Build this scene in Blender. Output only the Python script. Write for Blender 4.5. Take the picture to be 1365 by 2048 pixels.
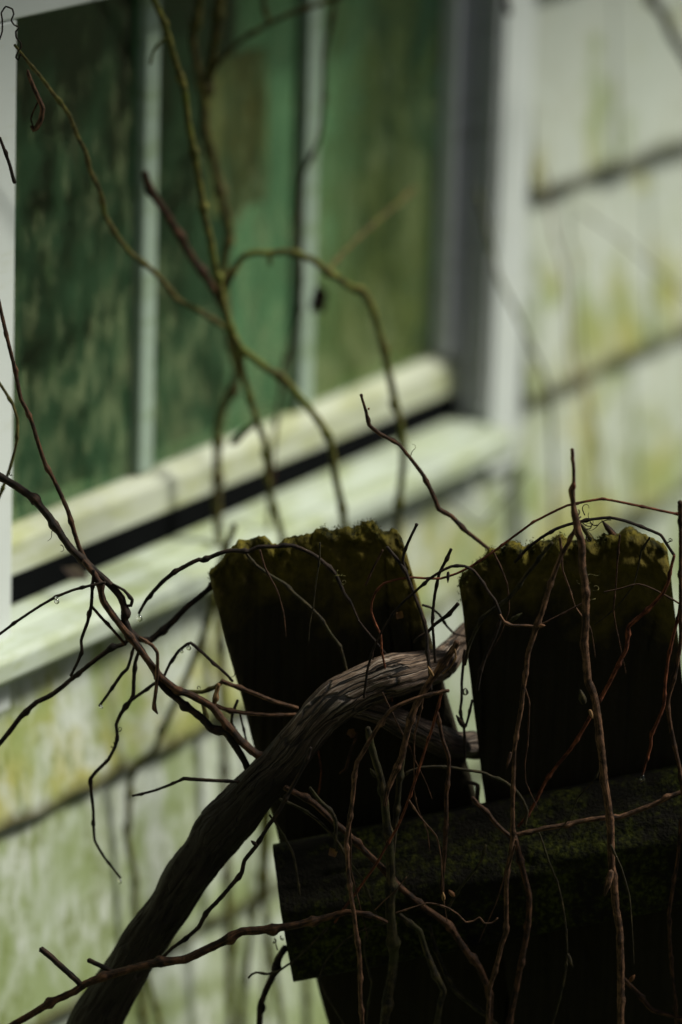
import bpy, bmesh, math, random
from mathutils import Vector, noise
import numpy as np

for o in list(bpy.data.objects):
    bpy.data.objects.remove(o)
scene = bpy.context.scene
COL = scene.collection

# ------------------------------------------------------------------ camera
F, CX, CY = 9000.0, 682.5, 1024.0            # focal length in photo pixels, principal point
PITCH, ROLL, ZC = math.radians(15.1), math.radians(1.7), 2.35
FW = Vector((0, math.cos(PITCH), -math.sin(PITCH)))
R0 = Vector((1, 0, 0)); U0 = R0.cross(FW)
RIGHT = R0*math.cos(ROLL) + U0*math.sin(ROLL)
UP = -R0*math.sin(ROLL) + U0*math.cos(ROLL)
CAM = Vector((0, 0, ZC))
cam_data = bpy.data.cameras.new('camera')
cam = bpy.data.objects.new('camera', cam_data); COL.objects.link(cam)
from mathutils import Matrix
cam.matrix_world = Matrix(((RIGHT.x, UP.x, -FW.x, CAM.x), (RIGHT.y, UP.y, -FW.y, CAM.y),
                           (RIGHT.z, UP.z, -FW.z, CAM.z), (0, 0, 0, 1)))
cam_data.sensor_fit = 'VERTICAL'; cam_data.sensor_height = 36.0; cam_data.sensor_width = 24.0
cam_data.lens = F/2048*36
cam_data.clip_start = 0.05; cam_data.clip_end = 500
cam_data.dof.use_dof = True
cam_data.dof.focus_distance = 3.19
cam_data.dof.aperture_fstop = 2.25
cam_data.dof.aperture_blades = 0
scene.camera = cam

# ------------------------------------------------------------------ light
SUN_EL, SUN_B = math.radians(48), math.radians(10)     # sun to the right, a little behind the fence
sdir = Vector((math.cos(SUN_B)*math.cos(SUN_EL), math.sin(SUN_B)*math.cos(SUN_EL), math.sin(SUN_EL)))
world = bpy.data.worlds.new('World'); scene.world = world; world.use_nodes = True
wn_ = world.node_tree; wn_.nodes.clear()
sky = wn_.nodes.new('ShaderNodeTexSky'); sky.sky_type = 'NISHITA'; sky.sun_disc = False
sky.sun_elevation = SUN_EL; sky.sun_rotation = math.atan2(sdir.x, sdir.y)
sky.air_density = 1.0; sky.dust_density = 3.0; sky.ozone_density = 1.0
bg = wn_.nodes.new('ShaderNodeBackground'); bg.inputs[1].default_value = 0.05
wo = wn_.nodes.new('ShaderNodeOutputWorld')
wn_.links.new(sky.outputs[0], bg.inputs[0]); wn_.links.new(bg.outputs[0], wo.inputs[0])
sun_d = bpy.data.lights.new('sun', 'SUN'); sun_d.energy = 4.6; sun_d.angle = math.radians(14); sun_d.color = (1.0, 0.985, 0.86)
sun = bpy.data.objects.new('sun', sun_d); COL.objects.link(sun)
sun.rotation_euler = sdir.to_track_quat('Z', 'Y').to_euler(); sun.location = (8, 6, 9)
vs = scene.view_settings
vs.view_transform = 'Standard'; vs.look = 'None'; vs.gamma = 1.0; vs.use_curve_mapping = False
vs.exposure = 0.05
scene.cycles.use_denoising = True
scene.cycles.max_bounces = 8
scene.cycles.transparent_max_bounces = 12

# ------------------------------------------------------------------ places
YF = 3.10                                      # vertical plane of the picket fence
def ray(x, y): return FW + RIGHT*((x-CX)/F) - UP*((y-CY)/F)
def at(x, y, off=0.0):                         # the point off metres in front of the fence plane
    r = ray(x, y); return CAM + r*((YF-off)/r.y)
WA = math.radians(61.6)
WD = Vector((math.cos(WA), math.sin(WA), 0)); WN = Vector((math.sin(WA), -math.cos(WA), 0))
_r = ray(38, 600); W0 = CAM + _r*(3.30/_r.y); W0.z = 0
HOUSE_M = Matrix(((WD.x, WN.x, 0, W0.x), (WD.y, WN.y, 0, W0.y), (0, 0, 1, 0), (0, 0, 0, 1)))   # local: s, out, z

def obj(name, verts, faces, mat, parent=None, smooth=True, label=None, cat=None, group=None, kind=None, uvs=None):
    me = bpy.data.meshes.new(name); me.from_pydata(verts, [], faces)
    if smooth: me.polygons.foreach_set('use_smooth', [True]*len(me.polygons))
    if uvs is not None:
        lay = me.uv_layers.new(name='UVMap')
        idx = np.empty(len(me.loops), dtype=np.int32); me.loops.foreach_get('vertex_index', idx)
        lay.data.foreach_set('uv', np.asarray(uvs, dtype=np.float32)[idx].ravel())
    me.update()
    if mat: me.materials.append(mat)
    o = bpy.data.objects.new(name, me); COL.objects.link(o)
    if parent: o.parent = parent
    tag(o, label, cat, group, kind)
    return o
def tag(o, label=None, cat=None, group=None, kind=None):
    if label: o['label'] = label
    if cat: o['category'] = cat
    if group: o['group'] = group
    if kind: o['kind'] = kind
    return o
def empty(name, m=None, loc=None):
    o = bpy.data.objects.new(name, None); COL.objects.link(o); o.empty_display_size = 0.1
    if m is not None: o.matrix_world = m
    if loc is not None: o.location = loc
    return o

# ------------------------------------------------------------------ materials
class NT:
    def __init__(self, name):
        self.m = bpy.data.materials.new(name); self.m.use_nodes = True
        self.t = self.m.node_tree; self.t.nodes.clear()
        self.out = self.n('ShaderNodeOutputMaterial')
    def n(self, typ, **kw):
        nd = self.t.nodes.new(typ)
        for k, v in kw.items(): setattr(nd, k, v)
        return nd
    def l(self, a, b): self.t.links.new(a, b)
    def coord(self, which='Object', scale=(1, 1, 1)):
        tc = self.n('ShaderNodeTexCoord'); mp = self.n('ShaderNodeMapping')
        mp.inputs['Scale'].default_value = scale
        self.l(tc.outputs[which], mp.inputs['Vector']); return mp.outputs[0]
    def noise(self, vec, scale, detail=4, rough=0.6, dist=0.0):
        nd = self.n('ShaderNodeTexNoise'); nd.inputs['Scale'].default_value = scale
        nd.inputs['Detail'].default_value = detail; nd.inputs['Roughness'].default_value = rough
        nd.inputs['Distortion'].default_value = dist
        self.l(vec, nd.inputs['Vector']); return nd.outputs['Fac']
    def ramp(self, fac, stops):
        nd = self.n('ShaderNodeValToRGB'); cr = nd.color_ramp
        while len(cr.elements) > 1: cr.elements.remove(cr.elements[-1])
        cr.elements[0].position = stops[0][0]; cr.elements[0].color = col4(stops[0][1])
        for p, c in stops[1:]:
            e = cr.elements.new(p); e.color = col4(c)
        self.l(fac, nd.inputs[0]); return nd.outputs[0]
    def mix(self, fac, a, b, blend='MIX'):
        nd = self.n('ShaderNodeMix', data_type='RGBA', blend_type=blend)
        for s, v in ((nd.inputs[0], fac), (nd.inputs[6], a), (nd.inputs[7], b)):
            if isinstance(v, (int, float)): s.default_value = v
            elif isinstance(v, (tuple, list)): s.default_value = col4(v)
            else: self.l(v, s)
        return nd.outputs[2]
    def math(self, op, a, b=0.0, clamp=False):
        nd = self.n('ShaderNodeMath', operation=op); nd.use_clamp = clamp
        for s, v in ((nd.inputs[0], a), (nd.inputs[1], b)):
            if isinstance(v, (int, float)): s.default_value = v
            else: self.l(v, s)
        return nd.outputs[0]
    def maprange(self, v, a, b, c=0.0, d=1.0):
        nd = self.n('ShaderNodeMapRange'); nd.inputs[1].default_value = a; nd.inputs[2].default_value = b
        nd.inputs[3].default_value = c; nd.inputs[4].default_value = d; self.l(v, nd.inputs[0]); return nd.outputs[0]
    def bsdf(self, color, rough=0.8, bump=None, bstr=0.3, bdist=0.002, spec=0.3):
        b = self.n('ShaderNodeBsdfPrincipled')
        for s, v in ((b.inputs['Base Color'], color), (b.inputs['Roughness'], rough)):
            if isinstance(v, (int, float)): s.default_value = v
            elif isinstance(v, (tuple, list)): s.default_value = col4(v)
            else: self.l(v, s)
        b.inputs['Specular IOR Level'].default_value = spec
        if bump is not None:
            bm = self.n('ShaderNodeBump'); bm.inputs['Strength'].default_value = bstr; bm.inputs['Distance'].default_value = bdist
            self.l(bump, bm.inputs['Height']); self.l(bm.outputs[0], b.inputs['Normal'])
        return b
    def done(self, sh): self.l(sh.outputs[0], self.out.inputs[0]); return self.m
def col4(c): return (c, c, c, 1) if isinstance(c, (int, float)) else (c[0], c[1], c[2], 1)

def m_shingle():
    t = NT('stained_shingle'); uv = t.n('ShaderNodeUVMap').outputs[0]
    su = t.n('ShaderNodeSeparateXYZ'); t.l(uv, su.inputs[0]); hb = su.outputs[1]        # height above the shingle's own butt
    c = t.coord('Object', (1, 1, 1)); cs = t.coord('Object', (7, 7, 3.6)); cf = t.coord('Object', (60, 60, 6))
    base = t.mix(t.noise(c, 7, 3), (0.40, 0.46, 0.405), (0.58, 0.605, 0.54))
    grain = t.noise(cf, 2.0, 4)
    base = t.mix(t.maprange(grain, 0.45, 0.75, 0.0, 0.35), base, (0.33, 0.36, 0.28))
    sep = t.n('ShaderNodeSeparateXYZ'); t.l(c, sep.inputs[0])
    low = t.maprange(sep.outputs[2], 1.75, 1.10, 0.0, 1.0)            # growth thickest low down, also darkening the wall there in place of shade
    wet = t.maprange(hb, 0.16, 0.0, -0.035, 0.045)                    # and towards the dripping edge of each course
    patch = t.noise(c, 13, 5, 0.65, 0.6); st = t.noise(cs, 2.4, 4, 0.6)
    a = t.math('ADD', t.math('ADD', t.math('MULTIPLY', patch, 0.6), t.math('MULTIPLY', st, 0.4)), t.math('ADD', t.math('MULTIPLY', low, 0.10), t.math('ADD', wet, -0.045)))
    alg = t.maprange(a, 0.475, 0.60)
    colr = t.mix(t.maprange(t.noise(c, 9, 2), 0.4, 0.6), (0.19, 0.26, 0.03), (0.35, 0.32, 0.035))
    colr = t.mix(t.maprange(sep.outputs[2], 1.225, 1.195), colr, (0.19, 0.25, 0.07))          # the lowest courses grow a greener, cooler film
    base = t.mix(t.math('MULTIPLY', alg, 0.8), base, colr)
    sp = t.math('ADD', t.math('MULTIPLY', t.noise(t.coord('Object', (1, 1, 0.5)), 75, 5, 0.7), 0.7), t.math('MULTIPLY', t.noise(c, 14, 2), 0.3))
    spots = t.maprange(sp, 0.50, 0.60)
    base = t.mix(t.math('MULTIPLY', t.math('MULTIPLY', spots, low), 0.8, True), base, (0.13, 0.17, 0.025))
    wht = t.maprange(t.noise(t.coord('Object', (1, 1, 0.75)), 40, 5, 0.65), 0.56, 0.68)
    base = t.mix(t.math('MULTIPLY', wht, t.maprange(low, 0.2, 0.9, 0.65, 0.38)), base, (0.54, 0.60, 0.54))
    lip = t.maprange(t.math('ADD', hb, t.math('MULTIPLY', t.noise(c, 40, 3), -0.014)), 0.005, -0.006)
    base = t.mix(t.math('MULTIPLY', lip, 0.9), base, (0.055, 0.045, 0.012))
    return t.done(t.bsdf(base, 0.75, grain, 0.5, 0.003))
def m_vinyl(name, amt=0.0, base=(0.70, 0.72, 0.68), grime=(0.33, 0.34, 0.1)):
    t = NT(name); c = t.coord('Object'); cs = t.coord('Object', (3, 8, 16))
    b = t.mix(t.noise(c, 20, 3), base, tuple(v*0.9 for v in base))
    f = t.maprange(t.noise(cs, 4, 4, 0.65), 0.62-amt*0.3, 0.85-amt*0.3)
    b = t.mix(t.math('MULTIPLY', f, 0.3+amt*0.55, True), b, grime)
    return t.done(t.bsdf(b, 0.5, t.noise(c, 90, 3), 0.1, 0.001))
def m_plain(name, colr, rough=0.8, var=0.3, scale=30, spec=0.3):
    t = NT(name); c = t.coord('Object')
    b = t.mix(t.noise(c, scale, 4), tuple(v*(1-var) for v in colr), tuple(min(1, v*(1+var)) for v in colr))
    return t.done(t.bsdf(b, rough, t.noise(c, scale*3, 3), 0.2, 0.001, spec))
def m_glass(name, film, amount):
    t = NT(name); c = t.coord('Object'); cs = t.coord('Object', (7, 7, 2.8))
    tr = t.n('ShaderNodeBsdfTransparent'); tr.inputs[0].default_value = (0.79, 0.93, 0.82, 1)
    gl = t.n('ShaderNodeBsdfGlossy'); gl.inputs['Roughness'].default_value = 0.03
    lw = t.n('ShaderNodeLayerWeight'); lw.inputs[0].default_value = 0.5
    fr = t.math('ADD', t.math('MULTIPLY', t.math('POWER', lw.outputs['Facing'], 5.0), 0.9), 0.04)
    ms = t.n('ShaderNodeMixShader'); t.l(fr, ms.inputs[0]); t.l(tr.outputs[0], ms.inputs[1]); t.l(gl.outputs[0], ms.inputs[2])
    sep = t.n('ShaderNodeSeparateXYZ'); t.l(c, sep.inputs[0])
    low = t.maprange(sep.outputs[2], 1.80, 1.43, -0.02, 0.17)           # film of algae gathers at the foot of the pane
    st = t.math('ADD', t.math('MULTIPLY', t.noise(cs, 4.5, 4, 0.6), 0.6), t.math('MULTIPLY', t.noise(c, 26, 4, 0.6), 0.4))
    fa = t.math('MULTIPLY', t.maprange(t.math('ADD', st, low), 0.46, 0.80), amount, True)
    df = t.n('ShaderNodeBsdfDiffuse')
    fc = t.mix(t.noise(c, 11, 3), film, tuple(v*0.6 for v in film)); t.l(fc, df.inputs[0])
    m2 = t.n('ShaderNodeMixShader'); t.l(fa, m2.inputs[0]); t.l(ms.outputs[0], m2.inputs[1]); t.l(df.outputs[0], m2.inputs[2])
    d2 = t.n('ShaderNodeBsdfDiffuse'); d2.inputs[0].default_value = (0.33, 0.38, 0.20, 1)      # dried specks and runs of dirt
    sp = t.noise(t.coord('Object', (1, 1, 0.33)), 95, 4, 0.65); big = t.noise(c, 14, 3)
    f2 = t.math('MULTIPLY', t.maprange(t.math('ADD', t.math('ADD', t.math('MULTIPLY', sp, 0.6), t.math('MULTIPLY', big, 0.4)), t.math('MULTIPLY', low, 0.5)), 0.555, 0.68), 0.30, True)
    m3 = t.n('ShaderNodeMixShader'); t.l(f2, m3.inputs[0]); t.l(m2.outputs[0], m3.inputs[1]); t.l(d2.outputs[0], m3.inputs[2])
    return t.done(m3)
def m_wood(name, lift=1.0):
    t = NT(name); tc = t.n('ShaderNodeUVMap'); uv = tc.outputs[0]
    mp = t.n('ShaderNodeMapping'); mp.inputs['Scale'].default_value = (220, 10, 1); t.l(uv, mp.inputs[0])
    grain = t.noise(mp.outputs[0], 1.0, 5, 0.65, 0.4)
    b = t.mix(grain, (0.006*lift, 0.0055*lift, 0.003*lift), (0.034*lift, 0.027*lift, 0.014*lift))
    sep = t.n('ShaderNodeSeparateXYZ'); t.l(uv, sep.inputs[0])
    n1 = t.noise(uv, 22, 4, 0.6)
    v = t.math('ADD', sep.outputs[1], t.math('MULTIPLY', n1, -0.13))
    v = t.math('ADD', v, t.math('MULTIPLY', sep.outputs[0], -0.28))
    olive_mask = t.maprange(v, -0.025, -0.06)  # olive tone, stronger towards the board's top and right side
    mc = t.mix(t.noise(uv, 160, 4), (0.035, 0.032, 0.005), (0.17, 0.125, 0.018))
    b = t.mix(t.math('MULTIPLY', olive_mask, 0.8), b, mc)
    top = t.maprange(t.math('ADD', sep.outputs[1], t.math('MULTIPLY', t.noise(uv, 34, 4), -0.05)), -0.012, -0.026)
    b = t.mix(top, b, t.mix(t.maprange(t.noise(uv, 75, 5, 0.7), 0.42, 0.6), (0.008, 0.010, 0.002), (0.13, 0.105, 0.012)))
    return t.done(t.bsdf(b, 0.85, t.math('ADD', t.math('MULTIPLY', grain, 0.5), t.noise(uv, 420, 4, 0.7)), 0.8, 0.0015, 0.12))
def m_rail(name):
    t = NT(name); c = t.coord('Object'); g = t.noise(t.coord('Object', (8, 60, 160)), 1.0, 5, 0.65, 0.4)
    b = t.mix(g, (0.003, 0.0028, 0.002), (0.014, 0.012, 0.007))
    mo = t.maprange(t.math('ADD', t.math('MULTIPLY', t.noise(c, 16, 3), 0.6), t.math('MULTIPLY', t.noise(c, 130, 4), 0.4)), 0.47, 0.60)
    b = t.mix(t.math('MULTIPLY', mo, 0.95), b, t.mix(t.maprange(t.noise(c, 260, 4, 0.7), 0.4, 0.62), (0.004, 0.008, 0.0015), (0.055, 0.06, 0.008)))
    return t.done(t.bsdf(b, 0.9, t.noise(c, 400, 4), 0.9, 0.002, 0.15))
def m_bark(name, dark, light, around=4, along=200, mossy=None, fade=None, spec=0.25, rough=0.8):
    t = NT(name); uv = t.n('ShaderNodeUVMap').outputs[0]
    mp = t.n('ShaderNodeMapping'); mp.inputs['Scale'].default_value = (around, along, 1); t.l(uv, mp.inputs[0])
    m2 = t.n('ShaderNodeMapping'); m2.inputs['Scale'].default_value = (around*2.2, along*0.16, 1); t.l(uv, m2.inputs[0])
    blot = t.noise(mp.outputs[0], 0.5, 4, 0.7, 0.4); fib = t.noise(m2.outputs[0], 1.6, 5, 0.7, 0.5)
    g = t.math('ADD', t.math('MULTIPLY', blot, 0.5), t.math('MULTIPLY', fib, 0.5))
    b = t.ramp(g, [(0.41, tuple(v*0.2 for v in dark)), (0.48, dark), (0.56, light), (0.64, tuple(min(1, v*1.7) for v in light))])
    c = t.coord('Object')
    if mossy:
        b = t.mix(t.maprange(t.noise(c, 45, 4), 0.48, 0.66, 0, 0.8), b, mossy)
    return t.done(t.bsdf(b, rough, g, 0.9, 0.0012, spec))
def m_trunk(name):
    t = NT(name); uv = t.n('ShaderNodeUVMap').outputs[0]; c = t.coord('Object')
    wob = t.n('ShaderNodeVectorMath', operation='ADD'); nz = t.n('ShaderNodeTexNoise'); nz.inputs['Scale'].default_value = 45; nz.inputs['Detail'].default_value = 3
    t.l(c, nz.inputs['Vector']); sc = t.n('ShaderNodeVectorMath', operation='SCALE'); sc.inputs['Scale'].default_value = 0.07
    t.l(nz.outputs['Color'], sc.inputs[0]); t.l(uv, wob.inputs[0]); t.l(sc.outputs[0], wob.inputs[1])
    m1 = t.n('ShaderNodeMapping'); m1.inputs['Scale'].default_value = (20, 19, 1); t.l(wob.outputs[0], m1.inputs[0])
    vo = t.n('ShaderNodeTexVoronoi', feature='DISTANCE_TO_EDGE'); vo.inputs['Scale'].default_value = 1.0; t.l(m1.outputs[0], vo.inputs['Vector'])
    m2 = t.n('ShaderNodeMapping'); m2.inputs['Scale'].default_value = (46, 15, 1); t.l(wob.outputs[0], m2.inputs[0])
    fib = t.noise(m2.outputs[0], 1.6, 6, 0.75, 0.4); patch = t.noise(c, 22, 3)
    crack = t.maprange(t.math('ADD', vo.outputs['Distance'], t.math('MULTIPLY', t.math('SUBTRACT', patch, 0.5), -0.35)), 0.0, 0.07)
    b = t.ramp(t.math('ADD', t.math('MULTIPLY', fib, 0.65), t.math('MULTIPLY', patch, 0.35)), [(0.38, (0.018, 0.011, 0.008)), (0.47, (0.075, 0.048, 0.034)), (0.53, (0.19, 0.122, 0.078)), (0.60, (0.50, 0.41, 0.34))])
    b = t.mix(crack, (0.004, 0.003, 0.003), b)
    sep = t.n('ShaderNodeSeparateXYZ'); t.l(c, sep.inputs[0])
    f = t.maprange(t.math('ADD', sep.outputs[2], t.math('MULTIPLY', t.noise(c, 30, 3), 0.08)), 1.36, 1.45)   # bark goes nearly black lower down
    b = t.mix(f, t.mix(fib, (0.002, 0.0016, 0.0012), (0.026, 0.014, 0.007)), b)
    h = t.math('ADD', t.math('MULTIPLY', crack, 0.7), t.math('MULTIPLY', fib, 0.6))
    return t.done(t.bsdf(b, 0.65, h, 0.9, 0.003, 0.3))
def m_water():
    t = NT('water'); g = t.n('ShaderNodeBsdfGlass'); g.inputs['IOR'].default_value = 1.33; g.inputs['Roughness'].default_value = 0
    return t.done(g)
def m_lawn():
    t = NT('lawn'); c = t.coord('Object')
    b = t.mix(t.noise(c, 3, 5), (0.035, 0.055, 0.015), (0.08, 0.10, 0.03))
    return t.done(t.bsdf(b, 0.9, t.noise(c, 80, 4), 0.6, 0.03))

M = dict(
    shingle=m_shingle(), casing=m_vinyl('white_casing', 0.1, (0.66, 0.71, 0.69)), sash=m_vinyl('stained_white_sash', 0.66, (0.49, 0.52, 0.42), (0.29, 0.31, 0.08)),
    sill=m_vinyl('stained_white_sill', 0.62, (0.48, 0.54, 0.46), (0.25, 0.30, 0.08)), jamb=m_vinyl('grey_jamb', 0.3, (0.66, 0.66, 0.70), (0.12, 0.12, 0.08)),
    gap_shade=m_plain('black_gap_shade', (0.003, 0.0035, 0.004), 0.9, 0.3, 30, 0.03), bar=m_vinyl('pale_bar', 0.5, (0.36, 0.46, 0.38), (0.18, 0.26, 0.10)),
    glass=m_glass('window_glass', (0.095, 0.20, 0.105), 0.48), glass_r=m_glass('algae_glass', (0.18, 0.22, 0.07), 0.60),
    room=m_plain('dim_room', (0.10, 0.16, 0.125)), curtain=m_plain('grey_green_curtain', (0.62, 0.70, 0.58), 0.9, 0.2, 12),
    brown=m_plain('brown_shape', (0.55, 0.29, 0.13), 0.9, 0.4, 25), sheath=m_plain('sheathing', (0.05, 0.05, 0.045)),
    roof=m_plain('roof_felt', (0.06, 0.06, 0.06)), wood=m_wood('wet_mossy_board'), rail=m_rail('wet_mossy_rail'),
    bark=m_trunk('grapevine_bark'),
    cane=m_bark('brown_cane', (0.026, 0.012, 0.006), (0.085, 0.038, 0.017), 4, 200),
    canel=m_bark('pale_cane', (0.045, 0.023, 0.012), (0.15, 0.075, 0.04), 4, 200),
    caned=m_bark('dark_cane', (0.009, 0.0055, 0.0035), (0.032, 0.017, 0.010), 4, 200),
    caner=m_bark('red_cane', (0.07, 0.019, 0.008), (0.20, 0.06, 0.024), 4, 200),
    caneg=m_bark('green_cane', (0.055, 0.052, 0.011), (0.155, 0.145, 0.03), 4, 200, (0.12, 0.145, 0.018)),
    caneo=m_bark('olive_cane', (0.050, 0.043, 0.011), (0.14, 0.115, 0.034), 4, 200, (0.09, 0.10, 0.012)),
    caneb=m_bark('dim_olive_cane', (0.013, 0.010, 0.0045), (0.055, 0.040, 0.016), 4, 200, (0.03, 0.03, 0.006)),
    tan=m_bark('tan_tendril', (0.16, 0.085, 0.035), (0.34, 0.2, 0.09), 4, 200),
    bud=m_plain('bud_scale', (0.16, 0.07, 0.03), 0.7, 0.4, 200), leaf=m_plain('dry_leaf', (0.20, 0.10, 0.04), 0.8, 0.5, 120),
    moss=m_plain('moss', (0.05, 0.05, 0.007), 0.95, 0.7, 90), water=m_water(), lawn=m_lawn(),
    pleaf=m_plain('pale_dry_leaf', (0.30, 0.22, 0.19), 0.8, 0.3, 120),
    dleaf=m_plain('dark_dry_leaf', (0.05, 0.028, 0.024), 0.8, 0.4, 120),
)

# ------------------------------------------------------------------ ground
me_v = [(-60, -60, 0), (60, -60, 0), (60, 60, 0), (-60, 60, 0)]
obj('lawn', me_v, [(0, 1, 2, 3)], M['lawn'], kind='structure', label='green lawn below the fence')

# ------------------------------------------------------------------ house
house = empty('house', HOUSE_M)
tag(house, 'white shingled house wall stained green and yellow, with a white framed window', 'house')
def boxmesh(boxes):
    V, Fc = [], []
    for (a, b, c, d, e, f) in boxes:           # s0,s1, out0,out1, z0,z1
        k = len(V)
        V += [(a, c, e), (b, c, e), (b, d, e), (a, d, e), (a, c, f), (b, c, f), (b, d, f), (a, d, f)]
        Fc += [tuple(k+i for i in q) for q in ((0, 3, 2, 1), (4, 5, 6, 7), (0, 1, 5, 4), (1, 2, 6, 5), (2, 3, 7, 6), (3, 0, 4, 7))]
    return V, Fc
def hbox(name, boxes, mat, parent, bevel=0.0, **kw):
    V, Fc = boxmesh(boxes)
    o = obj(name, V, Fc, mat, parent, smooth=False, **kw)
    if bevel:
        md = o.modifiers.new('bevel', 'BEVEL'); md.width = bevel; md.segments = 2
    return o
S0, S1 = -0.03, 0.77                            # the window opening
ZH, ZS = 1.834, 1.336                           # head, sill underside
SL, SR, ZT = -5.0, 6.0, 2.75
sheath = hbox('wall', [(SL, S0-0.02, -0.14, -0.006, 0, ZT), (S1+0.02, SR, -0.14, -0.006, 0, ZT),
                       (S0-0.02, S1+0.02, -0.14, -0.006, 0, ZS-0.02), (S0-0.02, S1+0.02, -0.14, -0.006, ZH+0.02, ZT)], M['sheath'], house)
hbox('room', [(-3, 4, -3.02, -3.0, 0.2, 2.6), (-3, -2.98, -3, -0.15, 0.2, 2.6), (3.98, 4, -3, -0.15, 0.2, 2.6),
              (-3, 4, -3, -0.15, 0.18, 0.2), (-3, 4, -3, -0.15, 2.6, 2.62)], M['room'], house)
# eave over the wall
V = [(SL-.3, -3.2, 3.9), (SR+.3, -3.2, 3.9), (SR+.3, 0.60, 2.55), (SL-.3, 0.60, 2.55), (SL-.3, -3.2, 4.0), (SR+.3, -3.2, 4.0), (SR+.3, 0.62, 2.65), (SL-.3, 0.62, 2.65)]
obj('roof', V, [(0, 1, 2, 3), (4, 7, 6, 5), (0, 4, 5, 1), (2, 6, 7, 3), (1, 5, 6, 2), (0, 3, 7, 4)], M['roof'], house, smooth=False)
# unseen roof and wall, added to keep skylight off the fence; deck below viewer
hbox('sky_block_roof', [(-5.6, -1.35, 0.64, 4.6, 2.66, 2.76)], M['roof'], house)
hbox('sky_block_wall', [(-5.6, -5.5, 0.36, 4.6, 0.0, 2.50)], M['sheath'], house)
hbox('raised_deck', [(-5.5, -1.5, 0.02, 4.5, 0.55, 0.62)], M['sheath'], house)
# shingles, each a wedge with its own wavy butt
butts = [0.02, 0.16, 0.33, 0.505, 0.68, 0.85, 1.036, 1.212, 1.374, 1.568, 1.76, 1.955, 2.14, 2.335, 2.53, 2.70]
WIN_L, WIN_R = S0-0.06, S1+0.062
random.seed(11)
far_v, far_f, far_u = [], [], []
def shingle_geo(s0, s1, zb, zt, rnd):
    n = 5 if s1-s0 < .25 else 25; V = []; UV = []; thick = (0.020 if s0 > 0.7 else 0.016) + rnd.uniform(-.002, .004); slant = rnd.uniform(-.004, .004)
    lift = rnd.uniform(0, .003)
    for j in range(n):
        f = j/(n-1); s = s0+(s1-s0)*f
        z = zb + slant*(f-.5) + rnd.uniform(-.0028, .0028)
        cup = 0.0015*math.sin(f*math.pi*rnd.uniform(1, 3))
        V += [(s, thick+lift+cup, z), (s, 0.0045+cup*0.3, zt), (s, -0.003, zt), (s, -0.003, z)]; UV += [(s, 0.0), (s, zt-zb), (s, zt-zb), (s, -0.02)]
    Fc = []
    for j in range(n-1):
        a, b = j*4, j*4+4
        Fc += [(a, b, b+1, a+1), (a+1, b+1, b+2, a+2), (a+3, b+3, b, a)]
    Fc += [(0, 1, 2, 3), (n*4-1, n*4-2, n*4-3, n*4-4)]
    return V, Fc, UV
for k in range(len(butts)-1):
    zb, zn = butts[k], butts[k+1]
    rnd = random.Random(40+k)
    runs = [(SL, SR, zb, zn+0.03)]
    if zb < ZH+0.06 and zn > ZS-0.004:
        runs = [(SL, WIN_L, zb, zn+0.03), (WIN_R, SR, zb, zn+0.03)]
        if zb < ZS-0.03: runs.append((WIN_L, WIN_R, zb, ZS-0.004))
        if zn > ZH+0.08: runs.append((WIN_L, WIN_R, ZH+0.06, zn+0.03))
    for (a, b, z0, z1) in runs:
        s = a
        while s < b-0.004:
            w = rnd.uniform(0.30, 0.46) if (s < 0.7 and z0 < 1.3) else rnd.uniform(0.075, 0.19)
            e = s+w
            if z0 < 1.3 and s < -0.15 and e > -0.15: e = -0.14
            if z0 < 1.3 and -0.15 < s < 0.5: e = 0.60+rnd.uniform(0, .1)
            if b-e < 0.05: e = b
            V, Fc, UV = shingle_geo(s+0.0012, e-0.0012, z0, z1, rnd)
            if -0.75 < s < 2.0 and 0.45 < z0 < 2.0:
                obj('shingle', V, Fc, M['shingle'], sheath, smooth=False, uvs=UV)
            else:
                q = len(far_v); far_v += V; far_u += UV; far_f += [tuple(i+q for i in f) for f in Fc]
            s = e
obj('shingles', far_v, far_f, M['shingle'], sheath, smooth=False, kind='stuff', uvs=far_u)

# window: part of the house, its pieces are sub-parts
def lathe_s(name, prof, s0, s1, mat, parent, n=24, smooth=False, rnd_end=0.0):
    V, Fc = [], []                              # profile (out, z) swept along s
    m = len(prof)
    for i in range(n+1):
        s = s0+(s1-s0)*i/n
        for (o_, z_) in prof: V.append((s, o_, z_))
    for i in range(n):
        for j in range(m):
            a, b = i*m+j, i*m+(j+1) % m
            Fc.append((a, a+m, b+m, b))
    Fc.append(tuple(range(m))); Fc.append(tuple(n*m+j for j in reversed(range(m))))
    o = obj(name, V, Fc, mat, parent, smooth=smooth)
    md = o.modifiers.new('bevel', 'BEVEL'); md.width = 0.002; md.segments = 2; md.limit_method = 'ANGLE'
    return o
window = hbox('window', [(S0-0.02, S0-0.0005, -0.13, -0.004, ZS+0.01, ZH+0.02), (S1+0.0005, S1+0.02, -0.13, -0.004, ZS+0.01, ZH+0.02),
                         (S0-0.0005, S1+0.0005, -0.13, -0.004, ZH+0.0005, ZH+0.02)], M['jamb'], house)
window['label'] = 'white framed window with three tall panes'
hbox('casing', [(S0-0.06, S0, -0.003, 0.016, ZS-0.03, ZH)], M['casing'], window, 0.002)
hbox('casing', [(S1, S1+0.06, -0.003, 0.016, ZS-0.02, ZH)], M['casing'], window, 0.002)
hbox('casing', [(S0-0.06, S1+0.06, -0.003, 0.0165, ZH+0.0004, ZH+0.06)], M['casing'], window, 0.002)
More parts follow.
